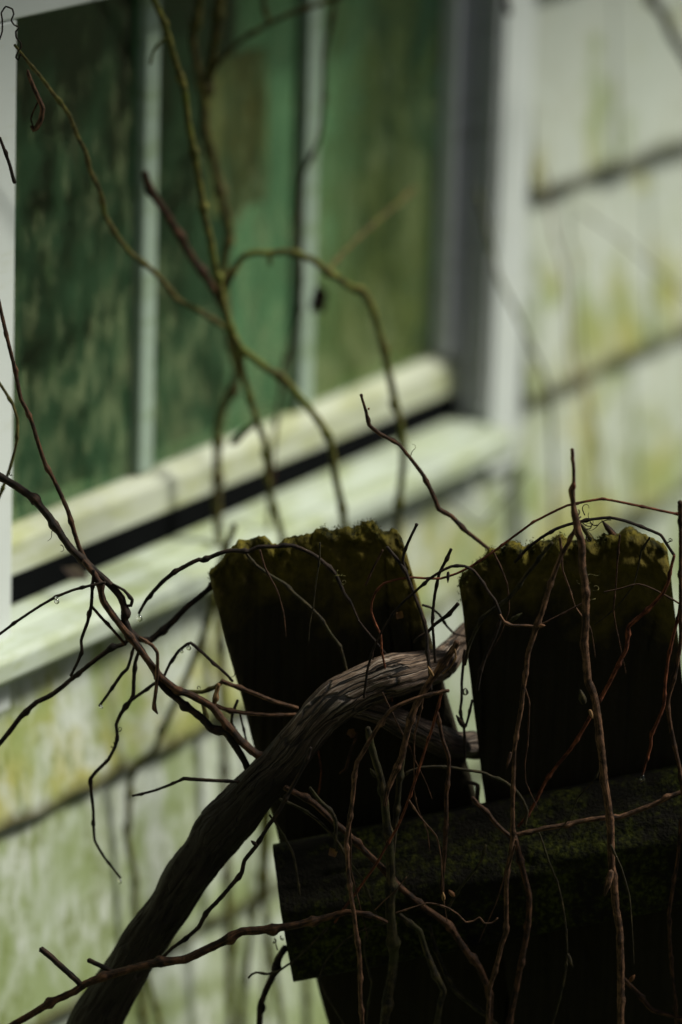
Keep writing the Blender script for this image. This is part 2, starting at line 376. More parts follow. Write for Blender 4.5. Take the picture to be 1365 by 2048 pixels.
# ribs of the jamb track on the right hand reveal and on the left
for sgn, sx in ((-1, S1), (1, S0)):
    for (o0, o1, h) in ((0.0075, 0.0115, 0.005), (-0.0005, 0.0035, 0.004), (-0.009, -0.005, 0.008), (-0.0165, -0.0125, 0.006)):
        hbox('jamb_rib', [(min(sx, sx+sgn*h), max(sx, sx+sgn*h), o0, o1, 1.372, ZH)], M['jamb'], window, 0.001)
lathe_s('sill', [(-0.075, 1.362), (-0.075, 1.3725), (-0.012, 1.3700), (0.008, 1.367), (0.009, 1.3645), (0.034, 1.361), (0.038, 1.356), (0.038, 1.342), (0.033, 1.337), (-0.004, 1.337)], S0-0.09, S1+0.004, M['sill'], window)
hbox('gap_shade', [(S0, S1, -0.066, -0.0165, 1.3705, 1.394)], M['gap_shade'], window)  # black filler in the gap under the sash, standing in for its shade
lathe_s('sash_rail', [(-0.062, 1.3945), (-0.016, 1.3935), (-0.018, 1.418), (-0.028, 1.4275), (-0.062, 1.4275)], S0, S1, M['sash'], window)
hbox('sash_stile', [(S1-0.026, S1-0.0002, -0.06, -0.018, 1.428, ZH)], M['jamb'], window, 0.002)
hbox('sash_stile', [(S0+0.0002, S0+0.026, -0.06, -0.018, 1.428, ZH)], M['sash'], window, 0.002)
bars = [0.2345, 0.4985]
edges = [S0+0.026, bars[0], bars[1], S1-0.026]
for bx in bars:
    hbox('glazing_bar', [(bx-0.0115, bx+0.0115, -0.042, -0.026, 1.428, ZH)], M['bar'], window, 0.003)
for i in range(3):
    a = edges[i] + (0.0118 if i else 0.0002); b = edges[i+1] - (0.0118 if i < 2 else 0.0002)
    V = [(a, -0.034, 1.428), (b, -0.034, 1.428), (b, -0.034, ZH), (a, -0.034, ZH)]
    Vb, Fb = boxmesh([(a, b, -0.037, -0.034, 1.428, ZH)])
    obj('glass_pane', Vb, Fb, M['glass_r'] if i == 2 else M['glass'], window, smooth=False)

# inside: a curtain and a brown shape behind the middle pane
def cloth(name, s0, s1, out, z0, z1, mat, amp, nf, seed, thick=0.003, **kw):
    rnd = random.Random(seed); V, Fc = [], []; nu, nv = 70, 24
    ph = [rnd.uniform(0, 6.3) for _ in range(4)]
    for side in (0, 1):
        for j in range(nv+1):
            for i in range(nu+1):
                u, v = i/nu, j/nv
                f = amp*(math.sin(u*nf*6.28+ph[0])*0.6+math.sin(u*nf*2.3*6.28+ph[1]+v)*0.3)*(0.5+0.7*v)
                jag = 0.012*noise.noise((u*6, seed, 0))*v
                V.append((s0+(s1-s0)*u+0.01*noise.noise((v*3, u*2, seed)), out+f-thick*side, z1-(z1-z0+jag)*v))
    n1 = (nu+1)*(nv+1)
    for j in range(nv):
        for i in range(nu):
            a = j*(nu+1)+i
            Fc.append((a, a+1, a+nu+2, a+nu+1)); Fc.append((n1+a, n1+a+nu+1, n1+a+nu+2, n1+a+1))
    return V, Fc
def top_in_house(name, V, Fc, mat, label, cat):
    base = HOUSE_M @ Vector(V[0])
    wv = [tuple((HOUSE_M @ Vector(v))-base) for v in V]
    o = obj(name, wv, Fc, mat, None, label=label, cat=cat); o.location = base; return o
V, Fc = cloth('c', 0.485, 1.25, -0.10, 0.95, 2.1, M['curtain'], 0.012, 7, 3)
top_in_house('curtain', V, Fc, M['curtain'], 'grey green curtain hanging inside behind the middle and right window panes', 'curtain')
V, Fc = cloth('b', 0.405, 0.51, -0.08, 1.60, 1.735, M['brown'], 0.008, 2, 8)
top_in_house('brown_shape', V, Fc, M['brown'], 'small brown shape seen dimly behind the middle window pane', 'cloth')

# ------------------------------------------------------------------ fence
fence_base = at(960, 1700); fence = empty('picket_fence', loc=(fence_base.x, YF, 0.0))
tag(fence, 'dark mossy picket fence with ragged weathered tops and a horizontal rail', 'fence')
FL = Vector((fence_base.x, YF, 0.0))
def fxz(x, y, off=0.0):
    p = at(x, y, off); return np.array([p.x, p.z])
def interp_poly(pts, n):
    pts = np.array(pts); d = np.r_[0, np.cumsum(np.hypot(*np.diff(pts, axis=0).T))]
    t = np.linspace(0, d[-1], n); return np.c_[np.interp(t, d, pts[:, 0]), np.interp(t, d, pts[:, 1])]
def picket(top_px, bot, off, thick, seed, nu=110, nv=230, fine=0.40, mat=None):
    """top_px: ragged top from the left shoulder to the right one, as (X, Z); bot: the foot, left and right"""
    top = interp_poly(top_px, nu+1); L = bot[0]; R = bot[1]
    rows = list(np.linspace(0, 1, int(nv*0.8))*fine) ; ln = np.hypot(*(top[nu//2]-(L+R)/2))
    rows += list(np.linspace(fine, ln, int(nv*0.2)+1)[1:]); rows = np.array(rows)/ln; nr = len(rows)
    jag = np.array([noise.fractal((i*0.4, seed*7.1, 0), 1.0, 2.0, 3)*0.0013 for i in range(nu+1)])
    V, UV = [], []
    for side in (0, 1):
        for j in range(nr):
            for i in range(nu+1):
                u = i/nu; f = rows[j]; b = L+(R-L)*u
                t = top[i].copy(); t[1] += jag[i]
                p = t+(b-t)*f; dist = f*ln
                wob = 0.0010*noise.noise((seed, dist*25, 3+round(u))) if (i in (0, nu)) else 0
                px, pz = p[0]+wob, p[1]
                g = noise.fractal((px*230, pz*9, seed), 1.0, 2.0, 3)*0.0008
                cr = abs(noise.noise((px*38+0.4*noise.noise((px*9, pz*7, 1)), pz*2.5, seed+9)))
                crack = -0.0028*max(0, 1-cr/0.03)*max(0, min(1, 3*noise.noise((px*20, pz*6, seed+4))))
                rough_top = math.exp(-dist/0.03)*0.0075*noise.fractal((px*105, pz*105, seed), 1.0, 2.0, 5)+0.0012*noise.fractal((px*40, pz*40, seed+3), 1.0, 2.0, 3)
                edge = min(u, 1-u)*0.14; rnd = -0.003*math.exp(-edge/0.0025)-0.004*math.exp(-dist/0.004)
                d = (g+crack)*(1-math.exp(-(dist+.002)/0.004)) + rough_top + rnd
                y = -(off+d) if side == 0 else -(off-thick-d*0.7)
                V.append((px-FL.x, y, pz)); UV.append((px-top[0][0], dist if side == 0 else dist))
    n1 = nr*(nu+1); Fc = []
    for j in range(nr-1):
        for i in range(nu):
            a = j*(nu+1)+i
            Fc.append((a, a+nu+1, a+nu+2, a+1)); Fc.append((n1+a, n1+a+1, n1+a+nu+2, n1+a+nu+1))
    # ragged end grain, with its own middle row
    mid = len(V)
    for i in range(nu+1):
        a, b = Vector(V[i]), Vector(V[n1+i]); m = (a+b)/2
        m.z += 0.001+0.003*noise.fractal((m.x*230, seed, 5), 1.0, 2.0, 4); V.append(tuple(m)); UV.append((UV[i][0], -0.004))
    for i in range(nu):
        Fc.append((i, i+1, mid+i+1, mid+i)); Fc.append((mid+i, mid+i+1, n1+i+1, n1+i))
    for j in range(nr-1):
        a = j*(nu+1); Fc.append((a, n1+a, n1+a+nu+1, a+nu+1))
        a += nu; Fc.append((a, a+nu+1, n1+a+nu+1, n1+a))
    k = (nr-1)*(nu+1)
    Fc.append(tuple([k+i for i in range(nu+1)]+[n1+k+i for i in reversed(range(nu+1))]))
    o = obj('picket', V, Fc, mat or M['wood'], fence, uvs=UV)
    crest = [Vector(V[mid+i])+Vector((FL.x, FL.y, 0)) for i in range(nu+1)]
    return o, crest
P1 = [(416, 1168), (432, 1152), (453, 1130), (470, 1108), (479, 1102), (502, 1101), (517, 1094), (529, 1096), (543, 1107), (552, 1112), (564, 1105), (573, 1097), (587, 1094), (605, 1094), (620, 1088),
      (634, 1079), (649, 1078), (661, 1083), (672, 1083), (681, 1078), (699, 1075), (710, 1078), (725, 1066), (737, 1063), (749, 1066), (757, 1079), (769, 1088), (781, 1082), (795, 1082), (806, 1100)]
P2 = [(919, 1173), (923, 1161), (935, 1150), (953, 1136), (967, 1124), (979, 1108), (991, 1107), (1005, 1107), (1017, 1094), (1029, 1094), (1046, 1101), (1061, 1097), (1079, 1090), (1097, 1093), (1117, 1080),
      (1132, 1083), (1147, 1090), (1182, 1088), (1199, 1088), (1208, 1078), (1237, 1077), (1252, 1067), (1267, 1063), (1287, 1076), (1308, 1085), (1325, 1096), (1337, 1108)]
def foot(px, slope, z0=0.04):
    a = fxz(*px); b = fxz(px[0]+slope*1000, px[1]+1000); t = (a[1]-z0)/(a[1]-b[1]); return a+(b-a)*t
f1 = (foot((416, 1168), 0.2665), foot((806, 1100), 0.2905)); f1 = (f1[0], f1[0]+(f1[1]-f1[0])*0.98)
_, crest1 = picket([fxz(*p) for p in P1], f1, -0.018, 0.015, 1)
f2 = (foot((919, 1173), 0.120), foot((1337, 1108), 0.115))
_, crest2 = picket([fxz(*p) for p in P2], f2, 0.0, 0.016, 2)
rx = fxz(1366, 1140)
for i in range(8):                               # the fence goes on to the right of the frame
    rr = random.Random(70+i); w = 0.14; x0 = rx[0]+0.004+i*(w+0.012); z0 = rx[1]+i*0.026+rr.uniform(-.01, .01)
    tp = [np.array([x0, z0]), np.array([x0+0.02, z0+0.022])]
    tp += [np.array([x0+0.02+0.1*q/8, z0+0.024+rr.uniform(-.004, .004)]) for q in range(1, 8)]
    tp += [np.array([x0+0.12, z0+0.022]), np.array([x0+w, z0])]
    ft = np.array([x0+0.13, 0.04+i*0.0])
    picket(tp, (ft, ft+np.array([w, 0])), 0.0 if i % 2 else -0.001, 0.016, 20+i, 30, 60)
# the rail: square back, weathered sloping upper face
def make_rail(name, px_tl, px_bl, px_tr, length_extra, off0=0.003):
    a = fxz(*px_tl, 0.03); b = fxz(*px_bl, 0.03); c = fxz(*px_tr, 0.03)
    dx = (c-a); L0 = np.hypot(*dx); dx = dx/L0; dn = np.array([dx[1], -dx[0]]); H = np.dot(b-a, dn); sk = np.dot(b-a, dx)
    prof = []                                    # (fraction down, out)
    prof += [(0.0, off0), (0.0, 0.012), (0.02, 0.016)] + [(0.02+0.36*q/14, 0.016+0.024*q/14) for q in range(1, 15)] + [(0.42, 0.0425)]
    prof += [(0.42+0.56*q/16, 0.043) for q in range(1, 17)] + [(1.0, 0.040), (1.0, off0)]
    LT = L0+length_extra; n = 420; V, UV, Fc = [], [], []; m = len(prof)
    for i in range(n+1):
        s = LT*(i/n)**1.15
        for j, (fd, o_) in enumerate(prof):
            ss = s+sk*fd*(1-min(1, s/0.1))
            p = a+dx*ss+dn*(H*fd)
            g = noise.fractal((ss*14, fd*40, 3.3), 1.0, 2.0, 4)*0.0016 if 0 < j < m-1 else 0
            g += noise.fractal((ss*60, fd*8, 7.7), 1.0, 2.0, 3)*0.0012 if 2 < j < 18 else 0
            V.append((p[0]-FL.x, -(o_+g), p[1])); UV.append((0.12+fd*0.02, -0.03+fd*0.11+0.02*noise.noise((ss*6, 1, 1))))
    for i in range(n):
        for j in range(m-1):
            q = i*m+j; Fc.append((q, q+1, q+m+1, q+m))
        Fc.append((i*m+m-1, i*m, i*m+m, i*m+m+m-1))
    Fc.append(tuple(reversed(range(m)))); Fc.append(tuple(n*m+j for j in range(m)))
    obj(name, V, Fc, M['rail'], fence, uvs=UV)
make_rail('rail', (545, 1713), (588, 1955), (1365, 1552), 1.2)
lowx = at(760, 1900).x
V, Fc = boxmesh([(lowx+0.1-FL.x, lowx+1.7-FL.x, -0.043, -0.003, 0.35, 0.44)])
obj('rail', V, Fc, M['rail'], fence, smooth=False, uvs=[(0.0, 0.2)]*8)
V, Fc = boxmesh([(lowx+1.5-FL.x, lowx+1.59-FL.x, -0.135, -0.045, -0.3, 1.62)])
obj('post', V, Fc, M['rail'], fence, smooth=False, uvs=[(0.0, 0.2)]*8)
# moss cushions along the crests
rnd = random.Random(5); V, Fc = [], []
def tuft(p, size, n, rnd):
    for _ in range(n):
        d = Vector((rnd.gauss(0, .7), rnd.gauss(0, .7), rnd.uniform(.3, 1.2))).normalized()
        q = Vector((rnd.gauss(0, 1), rnd.gauss(0, 1), rnd.gauss(0, .4))).normalized()
        s = d.cross(q).normalized()*size*0.22; b = p+Vector((rnd.gauss(0, .5), rnd.gauss(0, .5), rnd.gauss(0, .3)))*size
        k = len(V); V.extend([tuple(b-s), tuple(b+s), tuple(b+d*size*rnd.uniform(.6, 1.2))]); Fc.append((k, k+1, k+2))
for crest, c0 in ((crest1, 0), (crest2, 1)):
    for i in range(1300):
        u = rnd.random()*(len(crest)-1.001); a = crest[int(u)].lerp(crest[int(u)+1], u % 1)
        dens = noise.noise((a.x*45, c0*7, 1.5))
        if dens < 0.05: continue
        a = a+Vector((0, rnd.gauss(0, 0.005), -abs(rnd.gauss(0, 0.003))))
        tuft(a-FL, rnd.uniform(0.0008, 0.0018), 4, rnd)
obj('moss', V, Fc, M['moss'], fence, smooth=False, kind='stuff')

# ------------------------------------------------------------------ vines
LIN = 0.6
def spline(pts, step):
    P = np.array(pts, dtype=float); n = len(P); out = []
    ext = np.vstack([2*P[0]-P[1], P, 2*P[-1]-P[-2]])
    for i in range(n-1):
        p0, p1, p2, p3 = ext[i], ext[i+1], ext[i+2], ext[i+3]
        def tj(a, b): return max(1e-3, np.hypot(*(b-a)[:2]))**0.6
        t0 = 0; t1 = t0+tj(p0, p1); t2 = t1+tj(p1, p2); t3 = t2+tj(p2, p3)
        k = max(2, int(np.hypot(*(p2-p1)[:2])/step))
        for q in range(k):
            t = t1+(t2-t1)*q/k
            A1 = p0*(t1-t)/(t1-t0)+p1*(t-t0)/(t1-t0); A2 = p1*(t2-t)/(t2-t1)+p2*(t-t1)/(t2-t1); A3 = p2*(t3-t)/(t3-t2)+p3*(t-t2)/(t3-t2)
            B1 = A1*(t2-t)/(t2-t0)+A2*(t-t0)/(t2-t0); B2 = A2*(t3-t)/(t3-t1)+A3*(t-t1)/(t3-t1)
            lin = p1+(p2-p1)*(q/k)
            out.append((B1*(t2-t)/(t2-t1)+B2*(t-t1)/(t2-t1))*(1-LIN)+lin*LIN)
    out.append(P[-1]); return np.array(out)
def full(pts, r, off):
    """points (x, y[, r[, off]]) in photo pixels, px half-width, metres in front of the fence; missing values run on or are interpolated"""
    n = len(pts); R = [p[2] if len(p) > 2 and p[2] is not None else None for p in pts]; O = [p[3] if len(p) > 3 else None for p in pts]
    d = [0]
    for a, b in zip(pts, pts[1:]): d.append(d[-1]+math.hypot(b[0]-a[0], b[1]-a[1]))
    def fill(vals, spec):
        spec = spec if isinstance(spec, (tuple, list)) else (spec, spec)
        kx = [d[i] for i in range(n) if vals[i] is not None]; kv = [vals[i] for i in range(n) if vals[i] is not None]
        if not kx or kx[0] > 0: kx.insert(0, 0.0); kv.insert(0, spec[0])
        if kx[-1] < d[-1]: kx.append(d[-1]); kv.append(spec[-1])
        return np.interp(d, kx, kv)
    return np.c_[[p[0] for p in pts], [p[1] for p in pts], fill(R, r), fill(O, off)]
def tube_geo(pts, r, off, seed, step=4.0, seg=10, nodes=True, rough=0.13, bark=None, node_amp=0.5):
    S = spline(full(pts, r, off), step); rnd = random.Random(seed)
    P = np.array([at(s[0], s[1], s[3]) for s in S]); Rr = np.array([s[2] for s in S])
    kdepth = (P-np.array(CAM)) @ np.array(FW); Rw = Rr*kdepth/F*((0.73 if np.mean(Rr) < 6.6 else 0.86) if nodes else 1.0)
    pl = np.r_[0, np.cumsum(np.hypot(np.diff(S[:, 0]), np.diff(S[:, 1])))]
    mul = np.ones(len(S)); shift = np.zeros((len(S), 3))
    if nodes:
        l = rnd.uniform(15, 60)
        while l < pl[-1]:
            w = 0.75*np.interp(l, pl, Rr)+2.0; g = np.exp(-((pl-l)/w)**2)
            mul += node_amp*rnd.uniform(.6, 1.3)*g
            v = np.array([rnd.gauss(0, 1), rnd.gauss(0, .5), rnd.gauss(0, 1)]); v /= np.linalg.norm(v)
            shift += np.outer(g*Rw*0.3, v); l += rnd.uniform(55, 125)*(0.7+np.mean(Rr)*0.06)
    P = P+shift
    T = np.gradient(P, axis=0); T /= np.linalg.norm(T, axis=1)[:, None]
    ref = np.array([0.3, -1.0, 0.2]); N = np.cross(T[0], ref); N /= np.linalg.norm(N)
    arc = np.r_[0, np.cumsum(np.linalg.norm(np.diff(P, axis=0), axis=1))]
    V, UV, Fc = [], [], []; ns = len(P); c = np.linspace(0, 2*math.pi, seg, endpoint=False)
    mean_r = float(np.mean(Rw))
    _B = np.cross(T[0], N); c = c+math.atan2(_B[1], N[1])
    for i in range(ns):
        N = N-T[i]*np.dot(N, T[i]); N /= np.linalg.norm(N); B = np.cross(T[i], N)
        cap = 1.0
        for k in range(seg):
            a = c[k]; d = N*math.cos(a)+B*math.sin(a)
            q = 1+rough*noise.fractal((math.cos(a)*1.3+seed, math.sin(a)*1.3, arc[i]/mean_r*0.6), 1.0, 2.0, 2)
            rr = Rw[i]*mul[i]*q*cap
            if bark: rr += bark(a, arc[i], i/ns, Rw[i])
            V.append(tuple(P[i]+d*rr)); UV.append((k/seg, arc[i]*1.0))
    for i in range(ns-1):
        for k in range(seg):
            a, b = i*seg+k, i*seg+(k+1) % seg
            Fc.append((a, b, b+seg, a+seg))
    for e, i in ((-1, 0), (1, ns-1)):
        ctr = len(V); V.append(tuple(P[i]+T[i]*e*Rw[i]*0.6)); UV.append((0.5, arc[i]))
        for k in range(seg):
            a, b = i*seg+k, i*seg+(k+1) % seg
            Fc.append((b, a, ctr) if e < 0 else (a, b, ctr))
    return V, Fc, UV, P
def recenter(V, base): return [(v[0]-base[0], v[1]-base[1], v[2]-base[2]) for v in V]
def stem(name, pts, r, off, mat, parent=None, base=None, seed=0, label=None, cat=None, group=None, **kw):
    V, Fc, UV, P = tube_geo(pts, r, off, seed, **kw)
    if parent is None:
        i = int(np.argmin(P[:, 2])); base = Vector(P[i])
        o = obj(name, recenter(V, base), Fc, M[mat], None, uvs=UV, label=label, cat=cat, group=group); o.location = base
        o['bx'], o['by'], o['bz'] = base; return o
    o = obj(name, recenter(V, base), Fc, M[mat], parent, uvs=UV); return o
def base_of(o): return Vector(o.location)
def drop(x, y, r, off, parent):
    b = base_of(parent); c = at(x, y, off); R = r*3.2/F; V, Fc = [], []; n, m = 12, 9
    for i in range(m+1):
        f = i/m; z = math.cos(f*math.pi); w = math.sin(f*math.pi)
        if z > 0: w *= 1-0.35*z; z *= 1.25
        for k in range(n): a = 6.2832*k/n; V.append((c.x-b.x+R*w*math.cos(a), c.y-b.y+R*w*math.sin(a), c.z-b.z+R*z))
    for i in range(m):
        for k in range(n): Fc.append((i*n+k, i*n+(k+1) % n, (i+1)*n+(k+1) % n, (i+1)*n+k))
    obj('water_drop', V, Fc, M['water'], parent)
def bud(x, y, r, ln, ang, off, parent, mat='bud'):
    """pointed bud; ang in degrees, 0 to the right, 90 up in the picture"""
    b = base_of(parent); ca, sa = math.cos(math.radians(ang)), -math.sin(math.radians(ang))
    pts = [(x, y, r*0.7, off), (x+ca*ln*.3, y+sa*ln*.3, r, off+.001), (x+ca*ln*.65, y+sa*ln*.65, r*.75, off+.002), (x+ca*ln, y+sa*ln, r*.15, off+.002)]
    V, Fc, UV, P = tube_geo(pts, r, off, int(x+y), step=2, seg=8, nodes=False, rough=.15)
    obj('bud', recenter(V, b), Fc, M[mat], parent, uvs=UV)
def curl(x, y, size, off, parent, seed, r=1.0, mat='caned'):
    rn = random.Random(seed); a = rn.uniform(0, 6.28); pts = []; k = rn.choice((-1, 1))*rn.uniform(.15, .5); n = 11
    for i in range(n):
        f = i/(n-1); pts.append((x, y, r*(1-.65*f), off+0.002*math.sin(i*1.1+seed)))
        k += rn.gauss(0, .22); a += k; st = size*0.17*rn.uniform(.6, 1.3)
        x += math.cos(a)*st; y += math.sin(a)*st+size*.02
    V, Fc, UV, P = tube_geo(pts, r, off, seed, step=2, seg=6, nodes=False, rough=.15)
    obj('tendril', recenter(V, base_of(parent)), Fc, M[mat], parent, uvs=UV)
def leaf(name, x, y, w, h, ang, off, mat, parent=None, label=None, cat=None, seed=0):
    c = at(x, y, off); rn = random.Random(seed); V, Fc = [], []; n = 9; ca, sa = math.cos(math.radians(ang)), math.sin(math.radians(ang))
    for side in (0, 1):
        for i in range(n):
            f = i/(n-1); wd = math.sin(f*math.pi)**.7*w*(1+.25*math.sin(f*9+seed))+.3
            for k, g in enumerate((-1, -.5, 0, .5, 1)):
                lx, ly = g*wd, (f-.5)*h; curlv = (g*g*.5*w-.3*w*math.sin(f*3))*3.2/F
                X, Z = lx*ca-ly*sa, lx*sa+ly*ca
                V.append((c.x+X*3.2/F, c.y-curlv+side*.0005, c.z+Z*3.2/F))
    for side in (0, 1):
        for i in range(n-1):
            for k in range(4):
                a = side*n*5+i*5+k; q = (a, a+1, a+6, a+5); Fc.append(q if side else q[::-1])
    b = base_of(parent) if parent else c
    o = obj(name, recenter(V, b), Fc, M[mat], parent, label=label, cat=cat)
    if not parent: o.location = c
    return o

# --- the old grapevine: trunk, second limb and the tangle of canes to the left
foot_pt = at(192, 2048, 0.03)
gv = empty('grapevine', loc=(foot_pt.x-0.06, foot_pt.y, 0.0)); GB = Vector(gv.location)
tag(gv, 'thick old grapevine trunk arching over the left picket, with bare tangled canes', 'grapevine')
def trunk_bark(a, l, f, r):
    w = l*13; t = a+0.3*math.sin(l*14)+0.35*noise.noise((l*12, 2, 2))
    rid = noise.noise((math.cos(t)*3.4, math.sin(t)*3.4, w))+0.6*noise.noise((math.cos(t)*6.5, math.sin(t)*6.5, w*1.1+4))
    crk = max(0, 0.14-abs(rid))/0.14
    lump = noise.noise((math.cos(a)*.9, math.sin(a)*.9, l*30))*0.0021
    return (0.0011*rid-0.0014*crk+lump)*(0.5+min(1, r/0.015)*0.5)
trunk_px = [(40, 2900, 58, .04), (70, 2600, 56, .04), (125, 2250, 54, .035), (160, 2130, 53, .03), (196, 2040, 52, .03), (240, 1965, 47, .03), (285, 1890, 43, .03), (330, 1822, 44, .03), (372, 1758, 46, .03), (412, 1704, 48, .03), (436, 1668, 53, .03),
            (475, 1624, 51, .032), (520, 1572, 46, .034), (562, 1530, 42, .034), (602, 1480, 42, .034), (640, 1432, 42, .032), (680, 1398, 41, .030), (727, 1374, 42, .027), (790, 1351, 45, .024),
            (845, 1340, 38, .004), (882, 1328, 32, -.014), (908, 1298, 24, -.034), (940, 1262, 22, -.05), (1010, 1240, 20, -.058), (1100, 1260, 18, -.05), (1200, 1300, 14, -.05)]
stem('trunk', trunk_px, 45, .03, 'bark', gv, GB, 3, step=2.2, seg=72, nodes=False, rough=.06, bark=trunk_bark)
stem('limb', [(690, 1405, 24, .03), (760, 1425, 24, .012), (820, 1452, 26, .004), (870, 1476, 28, .002), (905, 1488, 28, -.012), (940, 1490, 27, -.03), (1000, 1494, 24, -.04), (1080, 1520, 20, -.04), (1150, 1570, 16, -.04)],
     24, .0, 'bark', gv, GB, 5, step=2.5, seg=40, nodes=False, rough=.1, bark=trunk_bark)
class PG:                                        # parent stand-in so that drops, buds and curls find the vine's base
    pass
O1 = 0.012
def gcane(name, pts, r, off=O1, mat='cane', seed=0, **kw): return stem(name, pts, r, off, mat, gv, GB, seed, **kw)
gcane('cane', [(-60, 905), (0, 953), (29, 970), (67, 997), (97, 1032), (123, 1070), (141, 1096), (164, 1117), (185, 1137), (205, 1155), (226, 1175), (243, 1196), (250, 1219), (250, 1240), (262, 1270), (284, 1303), (306, 1335),
      (328, 1375, 8), (364, 1405, 8), (405, 1437, 9), (423, 1457, 9.5), (452, 1464), (466, 1484), (487, 1517), (499, 1545, 8, .03)], 9.5, 0.005, 'caned', 21, step=3)
gcane('cane', [(168, 1122, 7), (190, 1150), (200, 1172), (207, 1202, 8), (229, 1234), (249, 1260), (270, 1287), (311, 1340, 8), (326, 1358), (352, 1378), (382, 1390), (405, 1402), (425, 1414, 9), (443, 1437, 9), (464, 1460, 9), (481, 1481, 10), (505, 1502, 10), (530, 1522, 9, .03)], 7.5, 0.018, 'cane', 22, step=3)
gcane('cane', [(-20, 520), (0, 612), (15, 677), (30, 737), (42, 797), (60, 832), (85, 912), (92, 930), (108, 959), (123, 991), (138, 1026), (149, 1064), (158, 1092), (172, 1122)], (5, 6.5), 0.008, 'cane', 23)
gcane('side_shoot', [(211, 1165), (182, 1171), (147, 1180), (114, 1193), (82, 1211), (38, 1240), (0, 1268), (-40, 1296)], 3.8, .022, 'caned', 24)
gcane('side_shoot', [(188, 1140), (185, 1178), (183, 1212, 5), (176, 1243), (163, 1280), (164, 1303), (155, 1326), (142, 1352)], 4, .02, 'caned', 25)
gcane('side_shoot', [(183, 1212), (205, 1237), (229, 1263), (252, 1290)], 4.2, .02, 'cane', 26)
gcane('side_shoot', [(262, 1276), (246, 1289), (226, 1295, 7), (199, 1314), (176, 1332), (147, 1355, 6), (126, 1373), (103, 1390, 7), (73, 1405), (44, 1431), (21, 1461, 7), (0, 1487), (-40, 1525)], 5.2, .012, 'caned', 27)
gcane('side_shoot', [(270, 1288), (262, 1318), (255, 1338), (245, 1347, 5), (229, 1370), (211, 1396), (199, 1412)], 3.6, .014, 'caned', 28)
gcane('side_shoot', [(280, 1298), (271, 1325), (268, 1364), (267, 1390), (261, 1402, 6), (243, 1426), (233, 1449), (235, 1470, 4.5), (231, 1493), (217, 1519), (193, 1543), (182, 1557, 5), (187, 1621), (190, 1681), (210, 1716), (242, 1756)], (5, 3), .012, 'caned', 29)
gcane('side_shoot', [(262, 1401), (285, 1385), (311, 1366), (325, 1358)], 4.5, .014, 'caned', 30)
gcane('side_shoot', [(280, 1275), (305, 1291), (315, 1305), (315, 1347), (313, 1376), (309, 1405, 5.5), (309, 1417, 7), (316, 1428, 1.5)], 4.5, .026, 'canel', 31)
gcane('side_shoot', [(255, 1255), (278, 1278), (302, 1280, 8), (316, 1269), (343, 1246), (375, 1213, 7), (400, 1193), (425, 1172, 6, -.03), (460, 1150, 6, -.055)], 6.3, -.015, 'caned', 32)
gcane('side_shoot', [(327, 1356), (341, 1326), (358, 1302), (374, 1289), (382, 1286, 4.5), (405, 1305), (431, 1329), (455, 1350), (466, 1363)], 3.8, .01, 'caned', 33)
gcane('side_shoot', [(443, 1362, 7), (464, 1370, 6), (505, 1385), (549, 1403), (596, 1416, 5)], 4.6, .016, 'canel', 34)
gcane('side_shoot', [(425, 1408, 6), (446, 1417), (490, 1426), (540, 1430), (593, 1429)], 4.6, .018, 'canel', 35)
gcane('side_shoot', [(438, 1368, 5.5), (432, 1390, 6), (428, 1412, 5)], 5.5, .024, 'tan', 36)
gcane('side_shoot', [(376, 1383), (405, 1384), (429, 1375), (445, 1364, 6)], 5.5, .008, 'caneo', 37)
gcane('side_shoot', [(226, 1168), (249, 1181), (265, 1200), (262, 1211, 5), (248, 1211)], 3.2, .018, 'caned', 38)
gcane('side_shoot', [(476, 1400), (465, 1428), (464, 1446), (470, 1460)], 4.2, .004, 'caned', 39)
gcane('side_shoot', [(480, 1425), (487, 1455), (494, 1485), (500, 1505)], 3, .004, 'caned', 40)
gcane('side_shoot', [(405, 1400), (410, 1425), (414, 1445)], 6, .006, 'caneo', 41)
gcane('side_shoot', [(500, 1563, 4, .04), (477, 1563), (426, 1561), (378, 1558), (368, 1557, 5.5), (360, 1561, 4), (342, 1569), (310, 1581), (266, 1592)], 3.2, .03, 'caned', 42)
gcane('side_shoot', [(0, 275), (20, 330), (27, 358, 5), (30, 367, 4)], 4.2, -.06, 'caned', 44)
gcane('side_shoot', [(-40, 720), (0, 767), (25, 807), (35, 837), (35, 877), (20, 937), (0, 992), (-20, 1040)], 4.2, -.04, 'caneo', 43)
for x, y, r, o_ in ((114, 1203, 5.5, .024), (239, 1763, 5.5, .013), (203, 1414, 4, .016), (113, 1196, 3, .03), (378, 1296, 5, .012), (364, 1303, 3.5, .012)):
    drop(x, y, r, o_, gv)
for i, (x, y, s) in enumerate(((66, 1010, 14), (108, 1058, 16), (122, 1090, 12), (238, 1463, 16), (228, 1485, 14), (352, 1312, 14), (21, 945, 9), (396, 1378, 18), (470, 1345, 12), (455, 1460, 16), (475, 1470, 14), (340, 1370, 12))):
    curl(x, y, s, .012, gv, 300+i)

